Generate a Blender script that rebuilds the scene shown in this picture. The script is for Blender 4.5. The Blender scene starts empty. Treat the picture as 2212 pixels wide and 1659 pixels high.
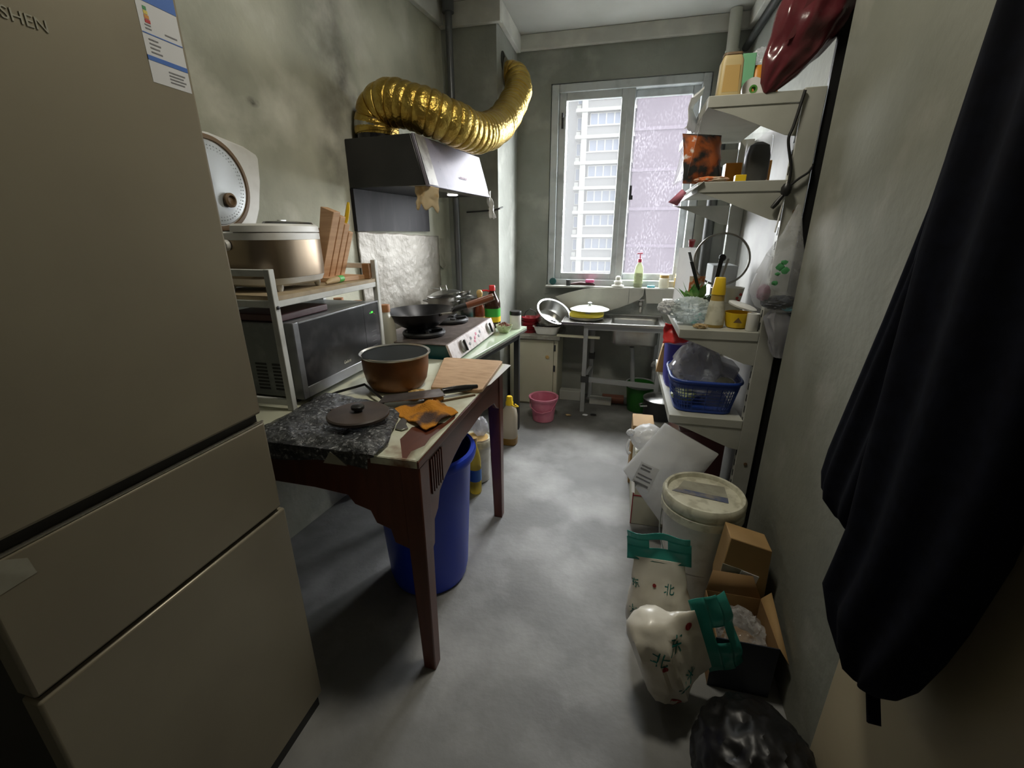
import bpy, bmesh, math, random
from mathutils import Vector, Matrix, noise
from mathutils.bvhtree import BVHTree
R = math.radians
rnd = random.Random(7)
SC = bpy.context.scene
COL = SC.collection

# ------------------------------------------------------------------ camera
cam_d = bpy.data.cameras.new('camera'); cam = bpy.data.objects.new('camera', cam_d); COL.objects.link(cam)
cam_d.sensor_width = 36; cam_d.lens = 941 / 2212 * 36; cam_d.clip_start = .02; cam_d.clip_end = 300
pit, yaw, rol = R(19.1), R(13.9), R(-0.15)
fw = Vector((-math.sin(yaw)*math.cos(pit), math.cos(yaw)*math.cos(pit), -math.sin(pit)))
rt = Vector((math.cos(yaw), math.sin(yaw), 0)); up = rt.cross(fw)
rt2 = math.cos(rol)*rt + math.sin(rol)*up; up2 = math.cos(rol)*up - math.sin(rol)*rt
cam.matrix_world = Matrix(((rt2.x, up2.x, -fw.x, 0), (rt2.y, up2.y, -fw.y, 0), (rt2.z, up2.z, -fw.z, 1.36), (0, 0, 0, 1)))
SC.camera = cam
# ------------------------------------------------------------------ world, portal, exposure
w = bpy.data.worlds.new('world'); SC.world = w; w.use_nodes = True
bg = w.node_tree.nodes['Background']; bg.inputs[0].default_value = (.94, .97, 1, 1); bg.inputs[1].default_value = 40.0
pl = bpy.data.lights.new('window_portal', 'AREA'); pl.shape = 'RECTANGLE'; pl.size = 1.05; pl.size_y = 1.4
pl.cycles.is_portal = True
po = bpy.data.objects.new('window_portal', pl); COL.objects.link(po)
po.location = (-.06, 3.93, 1.66); po.rotation_euler = (R(-90), 0, 0)
SC.view_settings.view_transform = 'Standard'; SC.view_settings.look = 'None'
SC.view_settings.gamma = 1; SC.view_settings.exposure = 0.0; SC.view_settings.use_curve_mapping = False

# ------------------------------------------------------------------ materials
MATS = {}
def nt(name):
    m = bpy.data.materials.new(name); m.use_nodes = True; MATS[name] = m
    t = m.node_tree; return m, t, t.nodes['Principled BSDF'], t.nodes['Material Output']
def noisefac(t, scale, detail=5, lo=.4, hi=.6, stretch=None, dist=0):
    tc = t.nodes.new('ShaderNodeTexCoord'); n = t.nodes.new('ShaderNodeTexNoise')
    n.inputs['Scale'].default_value = scale; n.inputs['Detail'].default_value = detail; n.inputs['Distortion'].default_value = dist
    src = tc.outputs['Object']
    if stretch:
        mp = t.nodes.new('ShaderNodeMapping'); mp.inputs['Scale'].default_value = stretch
        t.links.new(src, mp.inputs[0]); src = mp.outputs[0]
    t.links.new(src, n.inputs['Vector'])
    mr = t.nodes.new('ShaderNodeMapRange'); mr.inputs[1].default_value = lo; mr.inputs[2].default_value = hi
    t.links.new(n.outputs['Fac'], mr.inputs[0]); return mr.outputs[0], n.outputs['Fac']
def mixc(t, fac, a, b):
    x = t.nodes.new('ShaderNodeMix'); x.data_type = 'RGBA'
    for s, v in ((0, fac), (6, a), (7, b)):
        if hasattr(v, 'is_linked') or hasattr(v, 'node'): t.links.new(v, x.inputs[s])
        elif s == 0: x.inputs[0].default_value = v
        else: x.inputs[s].default_value = (*v, 1)
    return x.outputs[2]
def mat(name, c, rough=.5, metal=0, c2=None, scale=8, lo=.4, hi=.6, detail=5, stretch=None, bump=0, bscale=60, spec=.5, coat=0, c3=None, s3=3, lo3=.55, hi3=.7, sub=0, emit=None):
    m, t, b, o = nt(name)
    b.inputs['Roughness'].default_value = rough; b.inputs['Metallic'].default_value = metal
    b.inputs['Specular IOR Level'].default_value = spec; b.inputs['Coat Weight'].default_value = coat; b.inputs['Coat Roughness'].default_value = .15
    b.inputs['Base Color'].default_value = (*c, 1)
    if c2:
        f, _ = noisefac(t, scale, detail, lo, hi, stretch); out = mixc(t, f, c, c2)
        if c3:
            f3, _ = noisefac(t, s3, 6, lo3, hi3, stretch); out = mixc(t, f3, out, c3)
        t.links.new(out, b.inputs['Base Color'])
    if bump:
        _, h = noisefac(t, bscale, 4); bp = t.nodes.new('ShaderNodeBump'); bp.inputs['Strength'].default_value = bump; bp.inputs['Distance'].default_value = .01
        t.links.new(h, bp.inputs['Height']); t.links.new(bp.outputs[0], b.inputs['Normal'])
    if emit:
        b.inputs['Emission Color'].default_value = (*emit[0], 1); b.inputs['Emission Strength'].default_value = emit[1]
    return m
def film(name, c, op=.4, rough=.2, tint=(1, 1, 1), c2=None, scale=20, lo=.45, hi=.55, bump=0, bscale=40, op2=None):
    """thin plastic: part clear, part surface"""
    m, t, b, o = nt(name)
    b.inputs['Base Color'].default_value = (*c, 1); b.inputs['Roughness'].default_value = rough
    tr = t.nodes.new('ShaderNodeBsdfTransparent'); tr.inputs[0].default_value = (*tint, 1)
    mx = t.nodes.new('ShaderNodeMixShader'); mx.inputs[0].default_value = op
    tl = t.nodes.new('ShaderNodeBsdfTranslucent'); tl.inputs[0].default_value = (*c, 1)
    m2 = t.nodes.new('ShaderNodeMixShader'); m2.inputs[0].default_value = .35
    t.links.new(b.outputs[0], m2.inputs[1]); t.links.new(tl.outputs[0], m2.inputs[2])
    t.links.new(tr.outputs[0], mx.inputs[1]); t.links.new(m2.outputs[0], mx.inputs[2]); t.links.new(mx.outputs[0], o.inputs[0])
    if c2:
        f, _ = noisefac(t, scale, 4, lo, hi); cc = mixc(t, f, c, c2); t.links.new(cc, b.inputs['Base Color']); t.links.new(cc, tl.inputs[0])
        if op2 is not None:
            mr = t.nodes.new('ShaderNodeMapRange'); mr.inputs[3].default_value = op; mr.inputs[4].default_value = op2
            t.links.new(f, mr.inputs[0]); t.links.new(mr.outputs[0], mx.inputs[0])
    if bump:
        _, h = noisefac(t, bscale, 3); bp = t.nodes.new('ShaderNodeBump'); bp.inputs['Strength'].default_value = bump; bp.inputs['Distance'].default_value = .01
        t.links.new(h, bp.inputs['Height']); t.links.new(bp.outputs[0], b.inputs['Normal'])
    return m

# ------------------------------------------------------------------ mesh builder
WM = {}
class MB:
    def __init__(s): s.v = []; s.f = []
    def add(s, vs, fs, M=None):
        k = len(s.v)
        for p in vs:
            p = Vector(p); s.v.append(M @ p if M else p)
        s.f += [tuple(i + k for i in f) for f in fs]; return s
    def box(s, a, b, M=None):
        x0, y0, z0 = a; x1, y1, z1 = b
        return s.add([(x0,y0,z0),(x1,y0,z0),(x1,y1,z0),(x0,y1,z0),(x0,y0,z1),(x1,y0,z1),(x1,y1,z1),(x0,y1,z1)],
                     [(0,3,2,1),(4,5,6,7),(0,1,5,4),(1,2,6,5),(2,3,7,6),(3,0,4,7)], M)
    def bar(s, p, q, wd, ht, upv=(0,0,1)):
        p, q = Vector(p), Vector(q); d = (q-p); L = d.length; d.normalize(); u = Vector(upv)
        if abs(d.dot(u)) > .95: u = Vector((0, 1, 0))
        sx = d.cross(u).normalized(); u = sx.cross(d)
        M = Matrix(((d.x, sx.x, u.x, p.x), (d.y, sx.y, u.y, p.y), (d.z, sx.z, u.z, p.z), (0, 0, 0, 1)))
        return s.box((0, -wd/2, -ht/2), (L, wd/2, ht/2), M)
    def loft(s, rings, caps=True, M=None, closed=True):
        n = len(rings[0]); vs = [p for r in rings for p in r]; fs = []
        for i in range(len(rings)-1):
            for j in range(n if closed else n-1):
                a = i*n+j; b = i*n+(j+1) % n; fs.append((a, b, b+n, a+n))
        if caps: fs.append(tuple(reversed(range(n)))); fs.append(tuple((len(rings)-1)*n+j for j in range(n)))
        return s.add(vs, fs, M)
    def lathe(s, prof, c=(0,0,0), n=32, M=None, caps=True, sx=1, sy=1):
        T = Matrix.Translation(c); T = (M @ T) if M else T
        return s.loft([[(r*sx*math.cos(2*math.pi*k/n), r*sy*math.sin(2*math.pi*k/n), z) for k in range(n)] for r, z in prof], caps, T)
    def rrect(s, prof, c=(0,0,0), n=40, M=None, p=4.0):
        """superellipse loft, prof rows (half_x, half_y, z)"""
        def se(t, e): q = abs(t)**(2/e); return math.copysign(q, t)
        T = Matrix.Translation(c); T = (M @ T) if M else T
        return s.loft([[(hx*se(math.cos(2*math.pi*k/n), p), hy*se(math.sin(2*math.pi*k/n), p), z) for k in range(n)] for hx, hy, z in prof], True, T)
    def tube(s, path, r, n=10, caps=True):
        pts = [Vector(p) for p in path]; rs = r if isinstance(r, (list, tuple)) else [r]*len(pts); rings = []; u = None
        for i, p in enumerate(pts):
            d = (pts[min(i+1, len(pts)-1)] - pts[max(i-1, 0)]).normalized()
            if u is None: u = d.orthogonal().normalized()
            u = (u - d*u.dot(d)).normalized(); v = d.cross(u)
            rings.append([p + rs[i]*(math.cos(2*math.pi*k/n)*u + math.sin(2*math.pi*k/n)*v) for k in range(n)])
        return s.loft(rings, caps)
    def prism(s, poly, a, b, axis='y', M=None):
        """poly in the two other axes (x,z for y; y,z for x; x,y for z)"""
        def pt(q, h): return {'y': (q[0], h, q[1]), 'x': (h, q[0], q[1]), 'z': (q[0], q[1], h)}[axis]
        n = len(poly); return s.add([pt(q, a) for q in poly] + [pt(q, b) for q in poly],
            [tuple(range(n)), tuple(reversed(range(n, 2*n)))] + [(j, j+n, (j+1) % n + n, (j+1) % n) for j in range(n)], M)
    def grid(s, nu, nv, fn, th=0):
        P = [[Vector(fn(i/nu, j/nv)) for i in range(nu+1)] for j in range(nv+1)]
        vs = [p for r in P for p in r]; fs = [(j*(nu+1)+i, j*(nu+1)+i+1, (j+1)*(nu+1)+i+1, (j+1)*(nu+1)+i) for j in range(nv) for i in range(nu)]
        return s.add(vs, fs)
    def blob(s, c, rad, sub=4, amp=.15, fr=2.5, seed=0, ridge=True, fn=None):
        bm = bmesh.new(); bmesh.ops.create_icosphere(bm, subdivisions=sub, radius=1); vs = []
        o = Vector((seed*3.1, seed*1.7, seed*5.3))
        for v in bm.verts:
            d = v.co.normalized(); nv = noise.noise(d*fr+o) + .5*noise.noise(d*fr*2.3+o) + .3*noise.noise(d*fr*5+o)
            if ridge: nv = .45 - abs(nv)*1.6
            p = d*(1+amp*nv)
            if fn: p = fn(p)
            vs.append((c[0]+p.x*rad[0], c[1]+p.y*rad[1], c[2]+p.z*rad[2]))
        bm.verts.index_update(); fs = [tuple(v.index for v in f.verts) for f in bm.faces]; bm.free()
        return s.add(vs, fs)
    def build(s, name, m, parent=None, world=True, ang=40, bev=0, solid=0, kind=None, label=None, subd=0, loc=None, flat=False):
        me = bpy.data.meshes.new(name); vs = s.v
        if parent is not None and world:
            iv = WM[parent.name].inverted(); vs = [iv @ p for p in vs]
        if loc is not None: L = Vector(loc); vs = [p - L for p in vs]
        me.from_pydata([tuple(p) for p in vs], [], s.f); me.update()
        bm = bmesh.new(); bm.from_mesh(me); bmesh.ops.recalc_face_normals(bm, faces=bm.faces); bm.to_mesh(me); bm.free()
        if not flat:
            me.polygons.foreach_set('use_smooth', [True]*len(me.polygons)); me.set_sharp_from_angle(angle=R(ang))
        if m: me.materials.append(MATS[m] if isinstance(m, str) else m)
        o = bpy.data.objects.new(name, me); COL.objects.link(o)
        if parent is not None: o.parent = parent; WM[o.name] = WM[parent.name].copy()
        else:
            if loc is not None: o.location = loc
            WM[o.name] = Matrix.Translation(loc) if loc is not None else Matrix()
        if subd: md = o.modifiers.new('sub', 'SUBSURF'); md.levels = md.render_levels = subd
        if solid: md = o.modifiers.new('solid', 'SOLIDIFY'); md.thickness = solid; md.offset = 0
        if bev: md = o.modifiers.new('bevel', 'BEVEL'); md.width = bev; md.segments = 2; md.limit_method = 'ANGLE'; md.angle_limit = R(40)
        if kind: o['kind'] = kind
        if label: o['label'] = label
        return o
def thing(name, label, cat, loc=(0,0,0), rz=0, M=None, group=None):
    o = bpy.data.objects.new(name, None); COL.objects.link(o); o.empty_display_size = .05
    mm = M if M is not None else Matrix.Translation(loc) @ Matrix.Rotation(R(rz), 4, 'Z')
    o.matrix_world = mm; WM[o.name] = mm.copy()
    o['label'] = label; o['category'] = cat
    if group: o['group'] = group
    return o
def tag(o, label, cat, group=None):
    o['label'] = label; o['category'] = cat
    if group: o['group'] = group
    return o
def struct(name, mb, m, **k):
    o = mb.build(name, m, **k); o['kind'] = 'structure'; return o
def one(name, mb, m, label, cat, loc, group=None, **k):
    return tag(mb.build(name, m, loc=loc, **k), label, cat, group)
def frame(o, x, y):
    """matrix with origin o, x axis x, y axis y made square"""
    x = Vector(x).normalized(); y = Vector(y); y = (y - x*y.dot(x)).normalized(); z = x.cross(y)
    return Matrix(((x.x, y.x, z.x, o[0]), (x.y, y.y, z.y, o[1]), (x.z, y.z, z.z, o[2]), (0, 0, 0, 1)))
def textmesh(s, size, ext=.0004, align='CENTER'):
    c = bpy.data.curves.new('txt', 'FONT'); c.body = s; c.size = size; c.extrude = ext; c.align_x = align; c.align_y = 'CENTER'; c.resolution_u = 3
    o = bpy.data.objects.new('txt', c); COL.objects.link(o)
    me = bpy.data.meshes.new_from_object(o.evaluated_get(bpy.context.evaluated_depsgraph_get()))
    bpy.data.objects.remove(o); bpy.data.curves.remove(c)
    mb = MB(); mb.add([v.co.copy() for v in me.vertices], [tuple(p.vertices) for p in me.polygons]); bpy.data.meshes.remove(me); return mb
def lettering(name, s, size, M, m, parent, onto=None):
    """flat lettering laid at matrix M (world); onto: mesh it is wrapped on"""
    bpy.context.view_layer.update()
    mb = textmesh(s, size); mb.v = [M @ p for p in mb.v]
    if onto is not None:
        bvh = BVHTree.FromPolygons([WM[onto.name] @ v.co for v in onto.data.vertices], [tuple(p.vertices) for p in onto.data.polygons])
        nz = (M.to_3x3() @ Vector((0, 0, 1))).normalized(); out = []
        for p in mb.v:
            h = bvh.ray_cast(p + nz*.15, -nz)
            out.append(h[0] + nz*.0015 if h[0] is not None else p)
        mb.v = out
    return mb.build(name, m, parent, flat=True)
def fold(p, f, o=0): return noise.noise(Vector(p)*f + Vector((o, o*2, o*3)))
def wx(y): return -1.235 - .11*(3.136 - y)

# ------------------------------------------------------------------ palette
mat('cement', (.44,.44,.365), .85, c2=(.32,.325,.275), scale=1.6, lo=.35, hi=.65, c3=(.54,.53,.46), s3=2.6, lo3=.52, hi3=.75, bump=.25, bscale=30, spec=.3)
mat('cement_dark', (.33,.34,.305), .85, c2=(.23,.24,.215), scale=2.2, lo=.35, hi=.65, c3=(.45,.45,.41), s3=4, lo3=.55, hi3=.8, bump=.25, bscale=30, spec=.3)
mat('floor_cement', (.25,.25,.24), .62, c2=(.15,.15,.145), scale=2.1, lo=.33, hi=.62, c3=(.43,.43,.42), s3=2.4, lo3=.45, hi3=.75, bump=.12, bscale=45, spec=.4)
mat('plaster', (.68,.67,.61), .8, c2=(.56,.55,.51), scale=5, bump=.2, bscale=25)
mat('ceiling_paint', (.55,.55,.52), .85, c2=(.46,.46,.43), scale=1.5)
mat('frame_white', (.50,.53,.54), .4, c2=(.36,.38,.39), scale=9, lo=.5, hi=.7)
mat('cream', (.62,.58,.44), .5)
mat('fridge', (.34,.305,.225), .34, .35, c2=(.31,.275,.205), scale=3)
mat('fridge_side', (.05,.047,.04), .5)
mat('black', (.012,.012,.012), .4)
mat('black_gloss', (.012,.012,.014), .15)
mat('paper', (.72,.73,.75), .7)
mat('print_blue', (.06,.17,.55), .6)
mat('print_grey', (.22,.22,.23), .7)
mat('print_green', (.08,.32,.12), .7); mat('print_yellow', (.75,.62,.12), .7); mat('print_red', (.55,.05,.05), .7); mat('print_orange', (.7,.3,.06), .7)
mat('chrome_text', (.6,.58,.52), .25, .9)
mat('champagne', (.30,.23,.16), .33, .85, c2=(.27,.21,.145), scale=6)
mat('white_plastic', (.72,.715,.68), .4, c2=(.62,.605,.56), scale=12, lo=.5, hi=.75)
mat('white_paint', (.60,.61,.58), .45, c2=(.48,.49,.46), scale=14, lo=.5, hi=.7)
mat('panel_beige', (.27,.26,.23), .6, c2=(.22,.21,.185), scale=6)
mat('shelf_white', (.42,.42,.37), .5, c2=(.35,.35,.30), scale=7, lo=.45, hi=.7)
mat('beige_board', (.42,.33,.20), .6, c2=(.34,.26,.16), scale=20)
mat('grey_disc', (.42,.44,.44), .4, .3)
mat('rubber_brown', (.16,.10,.05), .6)
mat('dark_panel', (.05,.05,.048), .18, coat=.6)
mat('block_wood', (.58,.35,.19), .5, c2=(.50,.29,.15), scale=5, stretch=(1,1,14))
mat('block_wood_dark', (.34,.17,.07), .5, c2=(.28,.14,.06), scale=5, stretch=(1,1,14))
mat('yellow_plastic', (.75,.50,.015), .4)
mat('green_plastic', (.05,.38,.05), .4)
mat('mw_body', (.20,.215,.21), .45, .1, c2=(.26,.275,.27), scale=20, lo=.5, hi=.7)
mat('mw_silver', (.34,.35,.36), .35, .8, c2=(.26,.26,.27), scale=10)
mat('mw_glass', (.014,.014,.016), .28, c2=(.045,.045,.048), scale=14, lo=.5, hi=.75, c3=(.085,.08,.076), s3=5, lo3=.58, hi3=.74)
mat('led_green', (.02,.3,.02), .5, emit=((.1,1,.08), 1.2))
mat('maroon_dark', (.09,.03,.03), .4)
mat('cork', (.33,.14,.05), .6)
film('milky', (.62,.60,.50), .85, .3)
mat('iron', (.008,.008,.009), .3, .2, c2=(.016,.016,.018), scale=30)
mat('iron_rough', (.012,.012,.012), .55)
mat('handle_wood', (.23,.075,.035), .35, coat=.3)
mat('steel', (.55,.55,.53), .28, 1, c2=(.45,.45,.43), scale=14)
mat('steel_dull', (.42,.41,.38), .4, .9, c2=(.30,.28,.25), scale=10)
mat('stove_teal', (.008,.07,.07), .35)
mat('stove_top', (.13,.105,.095), .45, .3, c2=(.22,.18,.16), scale=22, lo=.45, hi=.7)
mat('stove_panel', (.62,.56,.55), .4, c2=(.50,.42,.41), scale=35, lo=.52, hi=.62)
mat('purple_print', (.20,.05,.10), .5)
mat('pink_print', (.60,.20,.28), .6)
mat('counter_glass', (.50,.62,.45), .18, c2=(.58,.66,.52), scale=6, coat=.5)
mat('dark_edge', (.03,.032,.03), .5)
mat('table_red', (.13,.035,.016), .42, c2=(.10,.026,.012), scale=6, stretch=(6,1,1), coat=.2)
mat('table_sheet', (.68,.69,.54), .4, c2=(.54,.51,.38), scale=9, lo=.5, hi=.72, c3=(.22,.10,.05), s3=5.5, lo3=.64, hi3=.72)
mat('table_wood_bare', (.25,.085,.045), .5, c2=(.19,.06,.03), scale=12)
mat('black_sheet', (.035,.037,.04), .27, c2=(.11,.115,.12), scale=55, lo=.46, hi=.68, c3=(.55,.56,.57), s3=85, lo3=.57, hi3=.76, bump=.9, bscale=60)  # pale flecks paint the glints of the crinkles into the colour
mat('lid_brown', (.055,.042,.035), .5, c2=(.08,.06,.05), scale=12)
mat('pot_brown', (.24,.10,.028), .42, .3, c2=(.18,.07,.02), scale=9)
mat('pot_inside', (.012,.015,.014), .6, spec=.1)
mat('board_wood', (.60,.40,.24), .55, c2=(.48,.30,.17), scale=7, lo=.42, hi=.66, stretch=(2,6,1))
mat('blade', (.30,.28,.28), .38, .8, c2=(.22,.20,.20), scale=18)
mat('rag_orange', (.62,.25,.02), .9, c2=(.10,.06,.05), scale=9, lo=.52, hi=.62, bump=.5, bscale=180)
mat('can_blue', (.010,.050,.58), .36)
mat('pail_white', (.60,.59,.54), .5, c2=(.46,.44,.37), scale=16, lo=.5, hi=.7)
mat('pail_lid', (.64,.62,.49), .5, c2=(.46,.44,.33), scale=26, lo=.46, hi=.62)
mat('old_print', (.10,.12,.20), .6, c2=(.24,.22,.19), scale=22)
mat('old_paper', (.36,.35,.28), .6, c2=(.28,.27,.21), scale=18)
film('oil', (.62,.50,.10), .5, .12, (1,.92,.55)); mat('label_blue', (.03,.14,.42), .5)
film('jug', (.52,.46,.36), .9, .35); mat('oil_dark', (.20,.11,.02), .3)
mat('pink', (.62,.17,.26), .4, c2=(.68,.24,.33), scale=12)
film('soy_glass', (.05,.02,.012), .93, .12); mat('soy', (.014,.010,.010), .2)
mat('red_plastic', (.62,.03,.03), .4); mat('amber', (.16,.035,.012), .15); mat('tan_plastic', (.52,.34,.12), .4)
mat('bowl_green', (.50,.56,.33), .4, c2=(.35,.42,.20), scale=40, lo=.55, hi=.62); mat('bean_red', (.20,.07,.045), .6)
mat('red_dish', (.32,.02,.03), .3)
mat('cabinet_white', (.55,.53,.40), .5, c2=(.45,.43,.32), scale=5, lo=.5, hi=.75)
mat('slab_stone', (.30,.29,.25), .6, c2=(.20,.19,.16), scale=18)
mat('yellow_pot', (.68,.56,.05), .35); mat('enamel', (.60,.64,.55), .3)
mat('sink_steel', (.40,.40,.38), .35, .85, c2=(.28,.27,.25), scale=9, lo=.45, hi=.7)
mat('lino', (.42,.41,.36), .5, c2=(.33,.32,.28), scale=6, lo=.45, hi=.7)
mat('pipe_grey', (.30,.31,.31), .5); mat('pvc', (.55,.55,.48), .45)
mat('steel_pipe', (.16,.165,.17), .35, .6)
mat('bin_green', (.015,.12,.012), .45)
mat('brick_white', (.42,.42,.38), .8); mat('brick_red', (.22,.09,.06), .8)
mat('hood_black', (.012,.013,.014), .35, c2=(.02,.02,.021), scale=5)
mat('hood_back', (.014,.013,.015), .6, c2=(.035,.033,.037), scale=14, lo=.5, hi=.72, stretch=(1,1,.25), spec=.15)
mat('hood_face', (.16,.15,.19), .42, .2, c2=(.21,.195,.24), scale=4, c3=(.08,.06,.09), s3=60, lo3=.66, hi3=.72)
mat('hood_worn', (.33,.32,.30), .4, .5, c2=(.22,.21,.20), scale=24, lo=.45, hi=.6)
mat('lamp_glow', (.9,.9,.9), .5, emit=((1,.97,.9), 12.0))
mat('shade_glow', (.8,.8,.75), .5, emit=((1,.94,.80), 2.0))
mat('gold_foil', (.58,.42,.11), .32, 1, c2=(.50,.33,.07), scale=14, bump=.55, bscale=70)
mat('foil_sheet', (.27,.25,.21), .5, .15, c2=(.19,.17,.135), scale=6, lo=.4, hi=.68, bump=.5, bscale=28, c3=(.14,.115,.075), s3=2.2, lo3=.58, hi3=.75)
mat('old_cloth', (.62,.50,.32), .9, c2=(.50,.32,.14), scale=16, lo=.52, hi=.68)
mat('tissue', (.62,.62,.60), .9)
film('film_clear', (.66,.67,.66), .22, .12, c2=(.76,.76,.76), scale=10, bump=.3, bscale=20, op2=.36)
film('film_white', (.78,.78,.77), .90, .35, bump=.3, bscale=20)
film('film_grey', (.52,.52,.55), .66, .18, c2=(.66,.66,.70), scale=8, bump=.25, bscale=18)
film('film_teal', (.05,.33,.27), .92, .18)
film('film_mint', (.68,.74,.73), .60, .18, c2=(.22,.52,.46), scale=9, lo=.60, hi=.66, bump=.4, bscale=26)
mat('maroon_bag', (.085,.016,.020), .22, c2=(.11,.022,.026), scale=8, bump=.3, bscale=14)
mat('jug_beige', (.46,.36,.17), .5); mat('mint_card', (.20,.50,.28), .5)
mat('snack', (.03,.03,.03), .25, c2=(.42,.11,.03), scale=7, lo=.45, hi=.52, c3=(.62,.55,.50), s3=14, lo3=.62, hi3=.66)
mat('orange_pack', (.62,.25,.02), .4)
mat('orange_snack', (.62,.18,.06), .35, c2=(.70,.55,.42), scale=40, lo=.5, hi=.56)
mat('leaf', (.06,.24,.03), .5, c2=(.22,.36,.12), scale=20)
mat('basket_blue', (.012,.045,.26), .4); mat('basket_violet', (.05,.05,.30), .4); mat('rim_pale', (.35,.38,.55), .4)
mat('kraft', (.40,.25,.10), .75, c2=(.34,.21,.085), scale=6); mat('kraft_dark', (.26,.15,.06), .75)
mat('navy', (.012,.016,.03), .5)
mat('coat_cloth', (.0035,.004,.008), .95, c2=(.005,.006,.012), scale=40, spec=.1)
mat('door_beige', (.42,.36,.24), .5, c2=(.38,.32,.21), scale=3)
mat('flour_bag', (.74,.70,.60), .35, c2=(.58,.53,.43), scale=5, coat=.15)
mat('teal_print', (.02,.26,.22), .5); mat('stamp_red', (.50,.06,.06), .6)
mat('dark_bag', (.006,.006,.007), .4, bump=.15, bscale=14)
mat('wok_lid_glass', (.10,.10,.095), .1)
film('jar_clear', (.70,.71,.70), .10, .05)
film('lid_glass', (.14,.14,.13), .4, .05, (.8,.82,.8))
mat('sponge_pink', (.70,.12,.28), .8); mat('soap_blue', (.12,.42,.52), .5); mat('brush_dark', (.07,.03,.03), .6)
film('soap_bottle', (.40,.42,.30), .8, .15, (.9,.95,.75)); mat('pump_pink', (.60,.06,.12), .35)
mat('honey', (.40,.27,.06), .3); mat('plaster_figure', (.55,.54,.48), .8)
mat('veg', (.45,.32,.16), .7)
# outside
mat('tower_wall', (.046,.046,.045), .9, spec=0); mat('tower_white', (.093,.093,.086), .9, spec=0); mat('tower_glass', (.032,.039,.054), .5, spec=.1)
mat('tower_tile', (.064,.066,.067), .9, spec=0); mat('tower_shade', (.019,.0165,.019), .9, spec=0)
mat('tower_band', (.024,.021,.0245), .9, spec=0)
mat('ground_far', (.10,.10,.095), .9, spec=0)
mat('lino_sill', (.38,.38,.34), .6, c2=(.28,.28,.25), scale=12)
# panes
def pane(name, op, c, rough, noisy):
    m, t, b, o = nt(name)
    b.inputs['Base Color'].default_value = (*c, 1); b.inputs['Roughness'].default_value = rough; b.inputs['Specular IOR Level'].default_value = .2
    tr = t.nodes.new('ShaderNodeBsdfTransparent'); tl = t.nodes.new('ShaderNodeBsdfTranslucent'); tl.inputs[0].default_value = (*c, 1)
    ad = t.nodes.new('ShaderNodeMixShader'); ad.inputs[0].default_value = .7
    t.links.new(b.outputs[0], ad.inputs[1]); t.links.new(tl.outputs[0], ad.inputs[2])
    mx = t.nodes.new('ShaderNodeMixShader'); mx.inputs[0].default_value = op
    if noisy:
        f1, _ = noisefac(t, 95, 8, .50, .74, (1, 1, .5)); f2, _ = noisefac(t, 3.2, 4, .38, .66)
        mu = t.nodes.new('ShaderNodeMath'); mu.operation = 'MULTIPLY'; t.links.new(f1, mu.inputs[0]); t.links.new(f2, mu.inputs[1])
        mr = t.nodes.new('ShaderNodeMapRange'); mr.inputs[3].default_value = op*.35; mr.inputs[4].default_value = op*2.2
        t.links.new(mu.outputs[0], mr.inputs[0]); t.links.new(mr.outputs[0], mx.inputs[0])
    t.links.new(tr.outputs[0], mx.inputs[1]); t.links.new(ad.outputs[0], mx.inputs[2]); t.links.new(mx.outputs[0], o.inputs[0])
pane('pane_clear', .03, (.8,.8,.8), .05, False)
pane('pane_dirty', .28, (.15,.142,.155), .3, True)

def stains(m, spots, c=(.05,.047,.04)):  # darkens noisy spots: wall soot, floor grime, painted near-floor dimming
    t = m.node_tree; bs = t.nodes['Principled BSDF']; src = bs.inputs['Base Color'].links[0].from_socket
    for (p, sc, r0, r1, op, ns) in spots:
        tc = t.nodes.new('ShaderNodeTexCoord'); mp = t.nodes.new('ShaderNodeMapping'); mp.vector_type = 'TEXTURE'
        mp.inputs['Location'].default_value = p; mp.inputs['Scale'].default_value = sc
        t.links.new(tc.outputs['Object'], mp.inputs[0]); ln = t.nodes.new('ShaderNodeVectorMath'); ln.operation = 'LENGTH'; t.links.new(mp.outputs[0], ln.inputs[0])
        mr = t.nodes.new('ShaderNodeMapRange'); mr.inputs[1].default_value = r1; mr.inputs[2].default_value = r0; t.links.new(ln.outputs['Value'], mr.inputs[0])
        f, _ = noisefac(t, ns, 6, .32, .68); mu = t.nodes.new('ShaderNodeMath'); mu.operation = 'MULTIPLY'; t.links.new(f, mu.inputs[0]); t.links.new(mr.outputs[0], mu.inputs[1])
        m2 = t.nodes.new('ShaderNodeMath'); m2.operation = 'MULTIPLY'; m2.inputs[1].default_value = op; t.links.new(mu.outputs[0], m2.inputs[0])
        src = mixc(t, m2.outputs[0], src, c)
    t.links.new(src, bs.inputs['Base Color'])
stains(MATS['floor_cement'], [((-.05,3.35,0),(1.1,.85,1),.25,1,.95,2.2), ((-.9,2.4,0),(.45,1.2,1),.3,1,.8,3), ((.35,2.6,0),(.4,.9,1),.3,1,.7,3), ((.2,.4,0),(1.2,.75,1),.2,1,.75,2.0)], (.075,.073,.066))  # sink grime, darker patches by counter and shelves; last spot paints near-floor dimming
mat('cement_left', (.50,.50,.40), .85, c2=(.34,.345,.28), scale=2.3, lo=.36, hi=.62, detail=8, c3=(.64,.63,.54), s3=3.6, lo3=.50, hi3=.72, bump=.3, bscale=26, spec=.3)
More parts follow.
